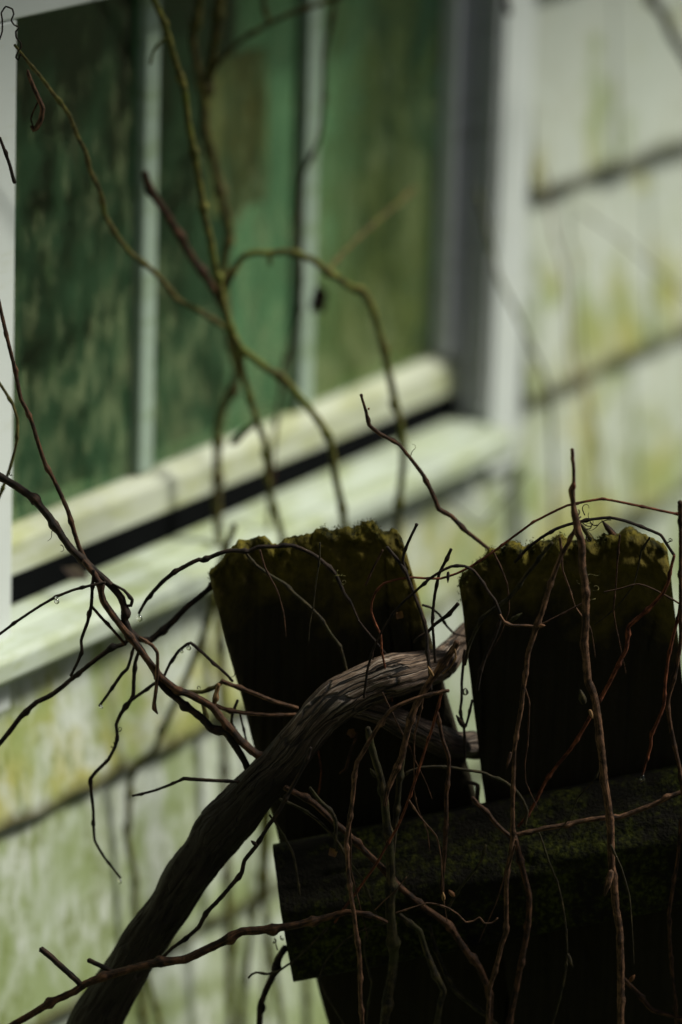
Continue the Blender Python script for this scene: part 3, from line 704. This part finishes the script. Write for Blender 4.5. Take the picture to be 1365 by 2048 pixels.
# --- the vine between the fence and the window
bv = empty('climbing_vine', loc=(at(440, 1200, -.2).x, at(440, 1200, -.2).y, 0.0)); BB = Vector(bv.location)
tag(bv, 'blurred green climbing vine hanging in front of the window panes', 'vine')
def bcane(pts, r, off, mat='caneg', seed=0, name='cane', **kw):
    if kw.get('nodes', True):                    # these older stems are stouter than their nodes-corrected tracing
        r = tuple(v*1.12 for v in r) if isinstance(r, tuple) else r*1.12
        pts = [p if len(p) < 3 else (p[0], p[1], p[2]*1.1)+tuple(p[3:]) for p in pts]
    return stem(name, pts, r, off, mat, bv, BB, seed, **kw)
bcane([(285, -120), (309, 0), (324, 35), (336, 70), (350, 117), (365, 164), (371, 187), (375, 234), (385, 287), (394, 331), (402, 385), (409, 433), (421, 477), (429, 526), (441, 579), (450, 620), (465, 664), (482, 696, 8), (508, 717), (538, 740),
       (561, 751), (591, 783), (620, 818), (644, 850), (661, 885), (667, 920), (673, 961), (682, 1002), (688, 1043), (690, 1090), (688, 1500), (690, 2300)], (6.5, 8.5), (-.26, -.42), 'caneg', 51)
bcane([(448, 600), (456, 567), (470, 538), (485, 515), (509, 505), (538, 507), (567, 503), (596, 507), (626, 520), (655, 542), (680, 559), (704, 576), (730, 587, 8), (745, 616), (759, 664), (770, 704), (781, 759), (792, 810), (803, 858), (808, 900), (806, 940), (798, 1002), (795, 1060), (800, 1300), (805, 2300)], 6.6, (-.34, -.48), 'caneg', 52)
bcane([(538, 506), (541, 520), (540, 530)], 5, -.355, 'caneg', 53, 'side_shoot')
bcane([(450, -140), (440, 0), (435, 50), (425, 115), (410, 200), (412, 262), (425, 310), (435, 350), (445, 400), (460, 465), (452, 505), (448, 560), (453, 620), (463, 690), (475, 740), (468, 775), (445, 820), (436, 862), (435, 930), (434, 1002), (438, 1065), (440, 1200), (470, 2300)], (10, 8), (-.46, -.42), 'caneo', 54)
bcane([(478, 690), (482, 720), (488, 753), (503, 803), (515, 844), (529, 879), (534, 914), (535, 958), (544, 996), (556, 1040), (567, 1085), (600, 1500), (620, 2300)], 7, (-.35, -.42), 'caneg', 55)
bcane([(510, 845), (506, 850), (485, 867), (470, 882, 8), (463, 888, 5)], 4.8, -.38, 'caneg', 56, 'side_shoot', nodes=False)
bcane([(410, -120), (400, 0), (395, 40), (385, 75, 9), (393, 120), (400, 165), (410, 215)], 6.5, -.44, 'caneo', 57, 'side_shoot')
bcane([(420, 160), (432, 132), (450, 110), (490, 75), (540, 47, 6), (585, 25), (635, 10), (720, -20)], 5.5, -.44, 'caneo', 58, 'side_shoot')
bcane([(540, 47), (531, 25), (522, -30)], 5.5, -.46, 'caneo', 59, 'side_shoot')
bcane([(334, 76), (318, 88), (307, 103), (301, 128)], 3.2, -.265, 'caneg', 60, 'side_shoot')
bcane([(290, 345), (300, 380), (333, 427), (362, 477), (388, 521), (412, 553), (430, 582), (446, 615)], 8, (-.30, -.34), 'cane', 61, 'side_shoot')
bcane([(30, 90, 3.5, -.085), (56, 123, 4), (78, 149, 5), (105, 185), (138, 229), (155, 272), (171, 302), (179, 337), (202, 387), (210, 430), (230, 465), (260, 505), (290, 527), (320, 555), (353, 597), (406, 626, 7), (430, 642), (450, 655)], 6, (-.085, -.33), 'caneo', 62, 'side_shoot')
bcane([(56, 140), (57, 148, 4), (67, 173), (79, 199), (86, 217), (82, 240), (74, 255), (68, 259, 6), (62, 252, 2)], 2.4, -.085, 'canel', 63, 'tendril', nodes=False)
bcane([(77, 203), (66, 225), (62, 238), (67, 254)], 1.8, -.085, 'cane', 64, 'tendril', nodes=False)
bcane([(-30, 110), (0, 78), (5, 62), (5, 38), (3, 26), (12, 13), (25, 18), (28, 28), (23, 41), (29, 50), (39, 55), (32, 63), (33, 75), (42, 86), (43, 94), (36, 104), (32, 115), (37, 120), (42, 108)], 1.7, -.085, 'caned', 65, 'tendril', nodes=False)
bcane([(830, 375), (800, 404), (734, 459), (672, 521), (655, 545)], 5.5, (-.6, -.36), 'caneo', 66, 'side_shoot')
bcane([(680, -80), (665, 40), (650, 100), (648, 200), (640, 275), (625, 310), (600, 360), (597, 450), (603, 540), (600, 620), (588, 658), (579, 698), (567, 733), (562, 777), (553, 844), (547, 897), (540, 1000), (535, 1200), (530, 2300)], 5, -.5, 'cane', 67)
leaf('dry_leaf', 641, 597, 15, 70, 8, -.50, 'dleaf', bv, seed=2)
leaf('dry_leaf', 632, 603, 10, 56, -16, -.51, 'dleaf', bv, seed=5)

# --- stems close to the house wall, right side and low left
def lone(name, pts, r, off, mat, label, seed, cat='vine', **kw): return stem(name, pts, r, off, mat, None, None, seed, label=label, cat=cat, **kw)
lone('slender_vine', [(1085, 330), (1098, 405), (1108, 465), (1128, 533), (1135, 601), (1138, 669), (1145, 737), (1166, 765), (1176, 806), (1190, 867), (1200, 930), (1215, 1050), (1230, 1400), (1240, 2100)], 3.4, -.92, 'tan', 'thin brown stem running down the shingles right of the window', 71)
lone('slender_vine', [(1140, 420), (1138, 482), (1152, 516), (1152, 601), (1162, 703), (1169, 765), (1185, 900), (1190, 1300), (1200, 2100)], 3.0, -.95, 'caneg', 'faint olive stem just right of the thin brown stem on the shingles', 72)
lone('slender_vine', [(955, 380), (985, 499), (995, 550), (1029, 618), (1053, 669), (1070, 710), (1084, 737), (1100, 800), (1110, 1100), (1120, 2100)], 5, -.75, 'caneg', 'blurred olive stem slanting across the right window casing', 73)
lone('slender_vine', [(1290, -60), (1302, 0), (1326, 27), (1343, 68), (1370, 110), (1420, 200), (1500, 600), (1520, 2100)], 11, -.9, 'caned', 'dark blurred stem crossing the top right corner', 74)
lone('slender_vine', [(1160, 420), (1240, 475), (1290, 520), (1343, 567), (1400, 620), (1450, 900), (1460, 2100)], 2.6, -.95, 'cane', 'hair thin stem slanting across the upper right shingles', 75)
lone('slender_vine', [(1000, -80), (1012, 0), (1017, 20), (1019, 27)], 8, -.7, 'caned', 'short dark stub hanging at the top of the right window casing', 76)
lone('slender_vine', [(470, 1050), (440, 1130), (420, 1230), (395, 1300), (365, 1375), (335, 1440), (306, 1506), (274, 1532), (261, 1564), (258, 1635), (255, 1677), (264, 1719), (272, 1758), (269, 1800), (280, 1900), (290, 2100), (300, 2500)], 7.5, -.31, 'caneg', 'blurred olive stem leaning against the low wall behind the hanging shoots', 77)
lone('slender_vine', [(540, 1560), (525, 1642), (525, 1693), (524, 1751), (520, 1790), (509, 1822), (500, 1887), (490, 1967), (482, 2048), (470, 2300)], 7.5, -.36, 'caneg', 'left one of two blurred stems between the trunk and the rail end', 78)
lone('slender_vine', [(548, 1560), (538, 1642), (535, 1693), (531, 1758), (532, 1809), (538, 1871), (548, 1935), (558, 2000), (564, 2048), (580, 2300)], 7, -.37, 'caneg', 'right one of two blurred stems between the trunk and the rail end', 79)
lone('slender_vine', [(285, 1900), (297, 1958), (310, 2009), (322, 2048), (345, 2120), (380, 2300)], 6.5, -.26, 'caneg', 'short blurred stem below the trunk at the bottom left', 80)
lone('slender_vine', [(890, 1000), (960, 1050), (1000, 1010), (1060, 940)], 2.5, -.55, 'caneo', 'faint thin twig against the wall between the two picket tops', 81)

# --- shoots around the left picket top
t1 = lone('vine_cane', [(278, 1227, 4), (286, 1212), (296, 1196), (328, 1161, 6), (352, 1143), (398, 1119, 6), (406, 1121), (438, 1107), (462, 1101), (497, 1103), (517, 1094), (552, 1093), (585, 1091), (602, 1097), (629, 1110), (649, 1126), (670, 1146), (684, 1176), (689, 1188, 5), (702, 1205, 3), (719, 1243, 2.6), (752, 1284, 2.6), (775, 1311, 2.4)],
          4.6, .004, 'caned', 'dark shoot draped over the left picket top with a water drop at its tip', 101)
drop(279, 1237, 7, .004, t1)
for i, (x, y, s) in enumerate(((676, 1140, 18), (690, 1152, 22), (684, 1168, 14))): curl(x, y, s, .008, t1, 340+i, 1.2, 'caneo')
lone('vine_cane', [(491, 1105), (511, 1129), (538, 1149), (570, 1168, 5), (590, 1188), (617, 1211), (640, 1234), (664, 1270), (681, 1293), (693, 1337), (700, 1380, 3, .0)], (3.8, 2.4), .000, 'caneb', 'dull shoot lying diagonally across the face of the left picket', 102)
lone('vine_cane', [(766, 1100), (749, 1132), (731, 1171)], 3, .002, 'cane', 'short brown twig on the face of the left picket below its highest knob', 103)
t8 = lone('vine_cane', [(774, 1094), (791, 1114), (812, 1144), (826, 1182), (844, 1229), (853, 1264), (856, 1308), (859, 1331), (862, 1380, 5, .06)], 4.8, .03, 'caned', 'dark shoot along the right edge of the left picket down to the trunk', 104)
lone('vine_cane', [(834, 1048, 5.5), (832, 1053, 4), (821, 1076), (809, 1103), (806, 1123), (815, 1150)], 4.2, .034, 'caned', 'short dark stick rising from the right shoulder of the left picket', 105)
t4 = lone('vine_cane', [(1500, 1060), (1358, 1029), (1284, 1013), (1205, 998), (1135, 1011), (1068, 1044), (1032, 1070), (988, 1103), (944, 1132), (914, 1147), (882, 1157), (855, 1157), (827, 1155), (797, 1158), (768, 1167), (752, 1183), (744, 1205), (743, 1224), (752, 1249), (762, 1270), (764, 1302), (771, 1337), (780, 1381), (785, 1402)],
          (3.6, 3), .036, 'caner', 'long thin reddish shoot arching over both pickets and down onto the trunk', 106)
lone('vine_cane', [(728, 1395, 3.4), (736, 1337, 3.4), (747, 1299, 3.2), (768, 1255, 2.6), (787, 1226, 3.5), (809, 1202), (832, 1182), (859, 1158), (885, 1141), (903, 1133), (929, 1132), (947, 1141), (961, 1158), (976, 1182), (991, 1202), (1002, 1234), (991, 1272), (973, 1308), (961, 1346), (955, 1381)],
     5, .045, 'caned', 'dark arching shoot bridging the gap between the two pickets', 107)
t6 = lone('vine_cane', [(903, 1098, 4.5), (891, 1123), (879, 1147), (870, 1190), (865, 1240), (868, 1281), (871, 1325)], (5, 4), .034, 'caned', 'upright dark stick standing in the gap between the pickets above the trunk', 108)
bud(897, 1144, 3.5, 22, -92, .036, t6, 'caned')
lone('vine_cane', [(917, 1207, 5.5), (897, 1229), (870, 1249), (856, 1264), (838, 1275), (828, 1284)], 4, .04, 'caned', 'short stick slanting up to the left edge of the right picket', 109)
lone('vine_cane', [(846, 1210), (862, 1215), (879, 1229), (894, 1252), (909, 1267), (932, 1272), (960, 1270, 3, -.04)], 3.4, .01, 'caned', 'small hooked shoot curling through the gap behind the right picket', 110)
t11 = lone('vine_cane', [(723, 789, 5), (724, 795, 3.6), (732, 821), (739, 850, 5.5), (761, 868), (798, 889), (818, 912, 5), (848, 952), (870, 997), (878, 1018, 7), (903, 1032), (929, 1059), (958, 1082), (990, 1108), (1020, 1135)], 4.2, -.03, 'cane', 'lone zigzag shoot rising in front of the window sill to a cut tip', 111)
curl(817, 915, 26, -.03, t11, 360, 1.0, 'caneo')
bud(738, 790+28, 2.5, 1.5, 90, -.03, t11)

# --- right picket
r1 = lone('vine_cane', [(1145, 898, 4.5), (1148, 938, 4.2), (1148, 966, 4.5), (1144, 980, 8), (1147, 1008, 6), (1150, 1029, 9), (1155, 1052, 9), (1164, 1090), (1164, 1129), (1170, 1164), (1172, 1208), (1172, 1252), (1169, 1284, 9), (1173, 1323), (1177, 1364, 9.5), (1188, 1390), (1195, 1429), (1199, 1464), (1205, 1516), (1208, 1546, 9), (1214, 1593),
          (1221, 1640), (1222, 1690), (1224, 1735), (1229, 1775), (1232, 1815, 9), (1239, 1855), (1242, 1922), (1242, 2010), (1241, 2060), (1235, 2400)], 8.2, .07, 'canel', 'stout upright pale brown cane in front of the right picket', 121, node_amp=.18)
bud(1223, 1742, 8, 52, -105, .078, r1, 'canel'); bud(1168, 1406, 8, 28, 105, .075, r1, 'caneb'); bud(1180, 1420, 4, 18, -70, .078, r1, 'tan'); bud(1147, 978, 5, 14, 80, .075, r1, 'caner')
for i in range(5): curl(1158+i*4, 1020+i*13, 24, .06, r1, 370+i, 1.5, 'caned')
for i in range(4): curl(1176+i*5, 1150+i*16, 20, .04, r1, 380+i, 1.2, 'caneo')
lone('vine_cane', [(1349, 1111), (1343, 1134), (1337, 1164), (1328, 1184, 5), (1302, 1214), (1279, 1234), (1257, 1254, 6), (1255, 1281), (1253, 1298), (1240, 1323), (1223, 1358), (1199, 1402), (1182, 1431), (1167, 1458), (1141, 1499), (1112, 1534), (1088, 1569), (1073, 1600), (1053, 1635), (1037, 1653)], 4.2, .045, 'caner', 'thin reddish shoot zigzagging behind the stout cane across the right picket', 122)
r2 = lone('vine_cane', [(1150, 1060), (1138, 1085), (1123, 1111), (1109, 1146), (1097, 1181), (1085, 1222), (1074, 1250, 8), (1065, 1280), (1056, 1308, 7), (1054, 1332), (1047, 1376), (1043, 1417), (1035, 1458), (1029, 1502, 6), (1028, 1537), (1026, 1593), (1026, 1640), (1026, 1675), (1022, 1703), (1015, 1745), (1013, 1789), (1013, 1828, 6.5), (1013, 1863), (1004, 1889), (996, 1922), (987, 1953), (980, 1975), (975, 2100), (970, 2400)],
          5.6, .062, 'canel', 'slender pale cane leaning down the right picket, left of the stout cane', 123)
stem('side_shoot', [(1073, 1254), (1053, 1251), (1024, 1251), (1009, 1244), (1000, 1230)], 4, .055, 'canel', r2, base_of(r2), 124)
stem('side_shoot', [(1076, 1252), (1085, 1248), (1117, 1232), (1161, 1209), (1180, 1200)], 2.8, .05, 'cane', r2, base_of(r2), 125)
bud(1020, 1243, 5, 30, 35, .058, r2, 'caneb'); bud(1079, 1252, 4, 12, 5, .066, r2); bud(1022, 1505, 4, 34, -105, .066, r2, 'cane')
lone('vine_cane', [(1105, 1085), (1088, 1105), (1073, 1126), (1053, 1149, 5.5), (1038, 1172), (1018, 1196), (991, 1216, 6), (967, 1234), (950, 1264), (938, 1293), (930, 1330)], 4.4, .03, 'caneb', 'mossy shoot slanting across the upper left face of the right picket', 126)
r4 = lone('vine_cane', [(1030, 1125), (1056, 1096), (1082, 1076), (1112, 1058), (1141, 1048), (1182, 1039), (1220, 1035), (1252, 1042), (1287, 1055), (1322, 1070), (1334, 1088), (1349, 1111)], 4.2, .02, 'caned', 'dark shoot bowed low over the top of the right picket', 127)
for i, (x, y, s) in enumerate(((1222, 1040, 30), (1195, 1050, 26), (1170, 1030, 22), (1162, 1045, 26), (1335, 1085, 20))): curl(x, y, s, .02, r4, 390+i, 1.3, 'caned')
bud(1190, 1088, 6, 58, 125, -.01, r4, 'caneo'); bud(1235, 1080, 7, 50, 128, -.012, r4, 'cane')
lone('vine_cane', [(1208, 1184, 1.8), (1237, 1178, 2), (1276, 1168), (1293, 1172), (1317, 1183), (1346, 1199), (1365, 1211), (1420, 1240)], 3, .03, 'cane', 'thin twig crossing the upper right face of the right picket', 128)
lone('vine_cane', [(1361, 1003, 8), (1361, 1012, 8), (1362, 1046, 6), (1362, 1164), (1362, 1281), (1355, 1326), (1346, 1367), (1338, 1392), (1336, 1414), (1341, 1449), (1349, 1490), (1358, 1528), (1363, 1560), (1372, 1640), (1380, 1800), (1385, 2300)], 5.6, .06, 'cane', 'dark knobbed cane at the right edge of the picture', 129)
r7 = lone('vine_cane', [(1362, 1200), (1358, 1229), (1346, 1276), (1337, 1317), (1331, 1364), (1328, 1411), (1317, 1440), (1303, 1472, 4.5), (1302, 1493), (1293, 1522), (1286, 1549)], (4.5, 3), .05, 'caner', 'thin reddish shoot hanging over the right picket with a water drop at its tip', 130)
drop(1285, 1557, 7, .05, r7)

# --- in front of the rail
lone('vine_cane', [(1020, 1672), (1037, 1668), (1065, 1663), (1087, 1657), (1131, 1650), (1175, 1640), (1208, 1636), (1241, 1634, 7), (1274, 1622), (1307, 1609), (1340, 1593), (1365, 1584), (1440, 1560)], 6, .052, 'canel', 'brown cane lying nearly level along the top of the rail', 141)
r9 = lone('vine_cane', [(1078, 1665), (1085, 1683), (1098, 1723), (1116, 1767), (1124, 1800), (1131, 1844), (1135, 1900), (1131, 1948), (1120, 1999), (1107, 2041), (1090, 2200)], 2.8, .06, 'caneb', 'thin green shoot hanging below the level cane on the rail', 142)
bud(1136, 1908, 4, 30, -70, .062, r9, 'caneb')
r10 = lone('vine_cane', [(1246, 1955), (1256, 1966), (1276, 1986), (1298, 2014), (1307, 2021), (1351, 2034), (1420, 2060)], 6, .06, 'cane', 'dim branch leaving the foot of the stout cane to the right', 143)
bud(1260, 1962, 5, 16, 50, .064, r10)
lone('vine_cane', [(1362, 1640), (1357, 1712), (1344, 1789), (1338, 1828), (1340, 1880), (1345, 1950), (1352, 2010), (1360, 2300)], 5.2, .06, 'cane', 'dim cane hanging over the rail near the right edge', 144)
c1 = lone('vine_cane', [(916, 1284), (905, 1301), (891, 1322), (875, 1343, 8), (865, 1356), (849, 1381), (832, 1411), (821, 1439), (814, 1467), (808, 1496), (804, 1514, 7.5), (793, 1538), (783, 1561), (774, 1584), (770, 1610)], (8, 6), .068, 'canel', 'reddish brown cane crossing in front of the trunk bend', 145)
stem('side_shoot', [(910, 1297), (912, 1315), (901, 1334), (886, 1348)], 2.4, .07, 'tan', c1, base_of(c1), 146)
bud(866, 1352, 4, 22, 115, .075, c1, 'tan')
lone('vine_cane', [(898, 1381), (863, 1388), (832, 1397), (802, 1409), (781, 1421), (767, 1439), (755, 1456), (739, 1482), (725, 1507), (715, 1524, 6.5), (710, 1550), (707, 1585), (702, 1624), (697, 1657), (693, 1683, 6), (695, 1712), (698, 1756), (703, 1795), (708, 1826), (712, 1860), (717, 1890), (720, 1920, 6.5), (721, 1988), (725, 2048), (730, 2300)],
     5, .08, 'canel', 'pale cane bending from the trunk and hanging straight down over the rail', 147)
lone('vine_cane', [(886, 1380), (882, 1392), (872, 1430), (863, 1463), (853, 1491), (846, 1514), (839, 1535), (832, 1557), (821, 1590), (812, 1615), (795, 1655), (777, 1685), (755, 1725), (729, 1762), (707, 1793), (685, 1822), (670, 1845)], 3.7, .074, 'caner', 'straight thin reddish cane slanting down left across the rail', 148)
c4 = lone('vine_cane', [(736, 1455, 6), (740, 1480, 8), (746, 1503), (755, 1533), (763, 1561), (769, 1595), (772, 1630), (778, 1679), (782, 1734), (781, 1789), (781, 1833, 12), (785, 1866), (788, 1911), (784, 1955), (775, 1999), (769, 2048), (750, 2400)], 10, .058, 'caneb', 'thick ribbed olive stem hanging upright in front of the rail', 149)
bud(752, 1553, 5, 20, 125, .07, c4, 'caneb')
lone('vine_cane', [(808, 1500), (800, 1550), (797, 1590), (792, 1640), (786, 1690), (783, 1730)], 7, .052, 'caneb', 'short olive stem joining the thick ribbed stem from the right', 150)
c6 = lone('vine_cane', [(570, 1575), (588, 1584), (628, 1606), (663, 1639), (694, 1666), (727, 1699), (760, 1732), (782, 1756), (804, 1778), (830, 1800), (855, 1820), (881, 1837), (899, 1850), (919, 1882), (938, 1909), (958, 1933, 8), (974, 1970), (980, 1992), (980, 2048), (978, 2300)], 7, .05, 'cane', 'brown cane running diagonally down right behind the thick ribbed stem', 151)
leaf('dry_leaf', 666, 1704, 8, 22, 30, .056, 'leaf', c6, seed=4)
lone('vine_cane', [(560, 1598), (575, 1604), (602, 1617), (632, 1637), (663, 1668), (680, 1690), (694, 1716), (722, 1756), (749, 1817), (755, 1840)], 4, .056, 'caneb', 'thin olive shoot just below the diagonal brown cane', 152)
lone('vine_cane', [(620, 1575), (639, 1600), (663, 1624), (671, 1640, 6), (672, 1652), (672, 1679), (674, 1702)], 4, .056, 'caneb', 'short crooked twig above the rail left end, turning downwards', 153)
c9 = lone('vine_cane', [(622, 1495), (616, 1516), (602, 1543), (581, 1581), (558, 1622), (534, 1657), (511, 1694, 6), (489, 1722), (484, 1745), (458, 1777), (435, 1803, 6), (413, 1826), (397, 1855, 6), (368, 1880), (345, 1896), (325, 1916)], 4.7, .062, 'caned', 'wiry dark shoot trailing down left beside the trunk', 154)
bud(513, 1690, 4.5, 14, 140, .064, c9, 'caned')
lone('vine_cane', [(775, 1845, 4), (755, 1835, 5), (727, 1827), (694, 1824), (661, 1833, 8), (628, 1842), (603, 1848), (555, 1856), (516, 1861), (484, 1863, 10), (438, 1887), (400, 1906), (370, 1919, 10), (342, 1922), (297, 1929), (248, 1942), (202, 1955), (171, 1968), (149, 1983), (110, 2001), (66, 2027), (29, 2048), (-40, 2090)], 7.6, .075, 'cane', 'long brown branch crossing low in front of the trunk and rail end', 155)
lone('vine_cane', [(160, 1968), (154, 1961), (123, 1933), (99, 1911), (82, 1898)], 6.2, .075, 'caned', 'longer of two dark stubs on the low branch at bottom left', 156, nodes=False)
lone('vine_cane', [(240, 1950), (209, 1935), (190, 1926), (177, 1920)], 5, .07, 'caned', 'shorter of two dark stubs on the low branch beside the trunk', 157, nodes=False)
c12 = lone('vine_cane', [(572, 1894, 8), (558, 1916), (551, 1942), (535, 1974), (522, 2009), (519, 2048), (510, 2300)], 6, .03, 'caned', 'dark stem hanging from the left end of the rail', 158)
for i, (x, y, s) in enumerate(((550, 1878, 16), (556, 1900, 18), (548, 1925, 14), (562, 1872, 12))): curl(x, y, s, .035, c12, 420+i, 1.4, 'caned')
lone('vine_cane', [(498, 1956), (504, 1949), (513, 1945), (535, 1948), (558, 1942), (577, 1929), (584, 1926), (610, 1902), (634, 1878), (656, 1856)], 3, .055, 'caneb', 'thin curling twig crossing the left end of the rail', 159)
lone('vine_cane', [(792, 1826), (804, 1822), (833, 1813), (855, 1806), (877, 1809), (899, 1817), (916, 1828), (932, 1844), (947, 1842), (960, 1835), (969, 1846), (985, 1846), (996, 1836)], 2.3, .085, 'canel', 'wavy tan tendril running level in front of the rail', 160)
c15 = lone('vine_cane', [(897, 1822), (899, 1813), (910, 1793), (923, 1773), (941, 1751), (960, 1727), (969, 1703), (972, 1690)], 4.2, .066, 'caneb', 'short olive twig rising from the wavy tan tendril to the mossy rail', 161)
bud(908, 1792, 5, 16, 130, .07, c15); bud(888, 1800, 4, 16, 95, .085, c15, 'tan')
lone('vine_cane', [(875, 1425), (886, 1479), (898, 1514), (898, 1545), (893, 1590), (893, 1635), (891, 1683, 6.5), (888, 1723), (885, 1767), (886, 1797)], 5, .056, 'cane', 'straight brown cane hanging left of the bright gap down onto the rail', 162)
lone('vine_cane', [(945, 1595), (954, 1606), (976, 1626), (993, 1648), (1015, 1668), (1032, 1680)], 6, .055, 'cane', 'short thick stub slanting from the bright gap onto the rail', 163)
lone('vine_cane', [(800, 1560), (815, 1545), (844, 1535), (879, 1533), (905, 1535), (933, 1540), (966, 1545), (985, 1554), (1009, 1563), (1032, 1581), (1046, 1600), (1055, 1622), (1050, 1650)], 4.2, .05, 'caneb', 'olive shoot crossing the lower part of the bright gap', 164)
c19 = lone('vine_cane', [(930, 1300), (926, 1340), (924, 1362), (924, 1397), (921, 1425), (928, 1453), (930, 1479), (930, 1520)], 4, .012, 'caned', 'dark twig hanging in the bright gap between the pickets', 165)
stem('side_shoot', [(945, 1400), (938, 1432), (932, 1453)], 3.6, .012, 'caned', c19, base_of(c19), 166)
bud(930, 1455, 6, 30, 125, .012, c19, 'caned'); drop(931, 1384, 7, .014, c19)
lone('vine_cane', [(936, 1565), (948, 1567), (957, 1572), (955, 1595, 6), (958, 1620), (966, 1660)], 4.5, .006, 'caned', 'tiny crooked twig at the foot of the bright gap', 167)
lone('vine_cane', [(814, 1754, 1.2), (793, 1780), (771, 1800), (751, 1820, 1.4)], 2, .09, 'canel', 'thin bright tan sliver across the thick ribbed stem', 168, nodes=False)
lone('vine_cane', [(800, 1830), (813, 1841), (840, 1862), (850, 1895), (864, 1931, 7.5), (875, 1955), (888, 1981), (881, 2005), (875, 2048), (870, 2300)], 6, .056, 'caneb', 'dim olive stem below the rail, left of the forked ones', 169)
lone('vine_cane', [(860, 1850), (866, 1878), (877, 1911), (892, 1948), (912, 1983, 7), (936, 2003), (965, 2025), (991, 2048), (1040, 2100)], 5, .05, 'caneb', 'dim stem below the rail bending away to the lower right', 170)
lone('vine_cane', [(1028, 1672), (1033, 1685), (1039, 1712), (1053, 1767), (1059, 1790), (1057, 1845), (1048, 1900), (1039, 1944), (1033, 1977), (1024, 2020), (1020, 2048), (1010, 2300)], 7, .054, 'cane', 'dim brown cane hanging over the rail right of the slender pale cane', 171)
lone('vine_cane', [(745, 1855), (731, 1871), (729, 1900), (735, 1930), (744, 1966), (738, 2003), (735, 2048), (740, 2200)], 3, .06, 'caneb', 'thin kinked twig below the rail beside the hanging pale cane', 172)
lone('vine_cane', [(790, 1843), (760, 1849), (727, 1860), (698, 1876), (672, 1898), (652, 1922), (639, 1959), (659, 2001), (685, 2043), (720, 2110)], 2.6, .06, 'caneb', 'thin bowed twig sweeping left below the rail', 173)
lone('vine_cane', [(540, 1630), (553, 1648), (568, 1672), (586, 1705), (593, 1738), (600, 1790)], 3, .05, 'caneb', 'thin dim twig at the upper left end of the rail', 174)
lone('vine_cane', [(636, 1490), (637, 1502), (643, 1543), (640, 1575), (634, 1602)], 2.4, .02, 'caner', 'fine red twig hanging below the trunk on the left picket', 175)
lone('vine_cane', [(714, 1465), (710, 1481), (701, 1503), (692, 1538, 4), (680, 1547)], 3, .02, 'cane', 'small bent twig under the trunk bend on the left picket', 176)
leaf('dry_leaf', 152, 1146, 13, 62, 68, -.262, 'pleaf', None, 'pale pinkish dry leaf lying in the dark slot under the window sash', 'leaf', 3)
leaf('dry_leaf', 704, 1466, 9, 20, 40, .012, 'leaf', None, 'small orange dry leaf caught under the trunk on the left picket', 'leaf', 7)
leaf('dry_leaf', 800, 1230, 8, 16, 60, .004, 'leaf', None, 'small tan dry leaf scrap stuck on the right side of the left picket', 'leaf', 9)
rnd = random.Random(77)
starts = [(520, 1100, 70, 5, 'fine twig hanging from the left dog-eared corner of the left picket'), (640, 1085, 75, 6, 'fine twig hanging from the middle of the left picket top'),
          (985, 1100, 80, 6, 'fine twig hanging from the left corner of the right picket top'), (1120, 1075, 110, 7, 'fine twig hanging from the right picket top beside the slender pale cane'),
          (1240, 1070, 105, 7, 'fine twig hanging from the right picket top, right of the stout cane'), (1300, 1075, 95, 6, 'fine twig hanging from the right shoulder of the right picket'),
          (765, 1385, 82, 7, 'fine twig hanging straight below the trunk bend'), (850, 1380, 100, 8, 'fine twig hanging below the trunk beside the reddish brown cane'),
          (1048, 1370, 65, 7, 'fine twig leaving the slender pale cane to the right'), (1196, 1430, 70, 7, 'fine twig leaving the stout cane to the right above the rail'),
          (700, 1640, 110, 6, 'fine twig forking left from the hanging pale cane on the rail'), (818, 1600, 60, 7, 'fine twig forking right in front of the mossy rail middle'),
          (1030, 1690, 115, 6, 'fine twig dropping left from the level cane on the rail'), (1222, 1690, 60, 6, 'fine twig dropping right from the stout cane over the rail')]
for i, (x, y, deg, n, lab) in enumerate(starts):
    a = math.radians(deg); pts = []
    off = .075 if y > 1560 else (.06 if y > 1350 else .02)
    for k in range(n):
        pts.append((x, y)); a += rnd.gauss(0, .24); st = rnd.uniform(30, 58); x += math.cos(a)*st; y += math.sin(a)*st
    lone('fine_twig', pts, (rnd.uniform(2.6, 3.4), 1.2), off, ('cane', 'caneb', 'cane', 'canel')[i % 4], lab, 500+i, group='fine twigs tangled over the fence', node_amp=.7)
for o in bpy.data.objects:
    for k in ('bx', 'by', 'bz'):
        if k in o: del o[k]
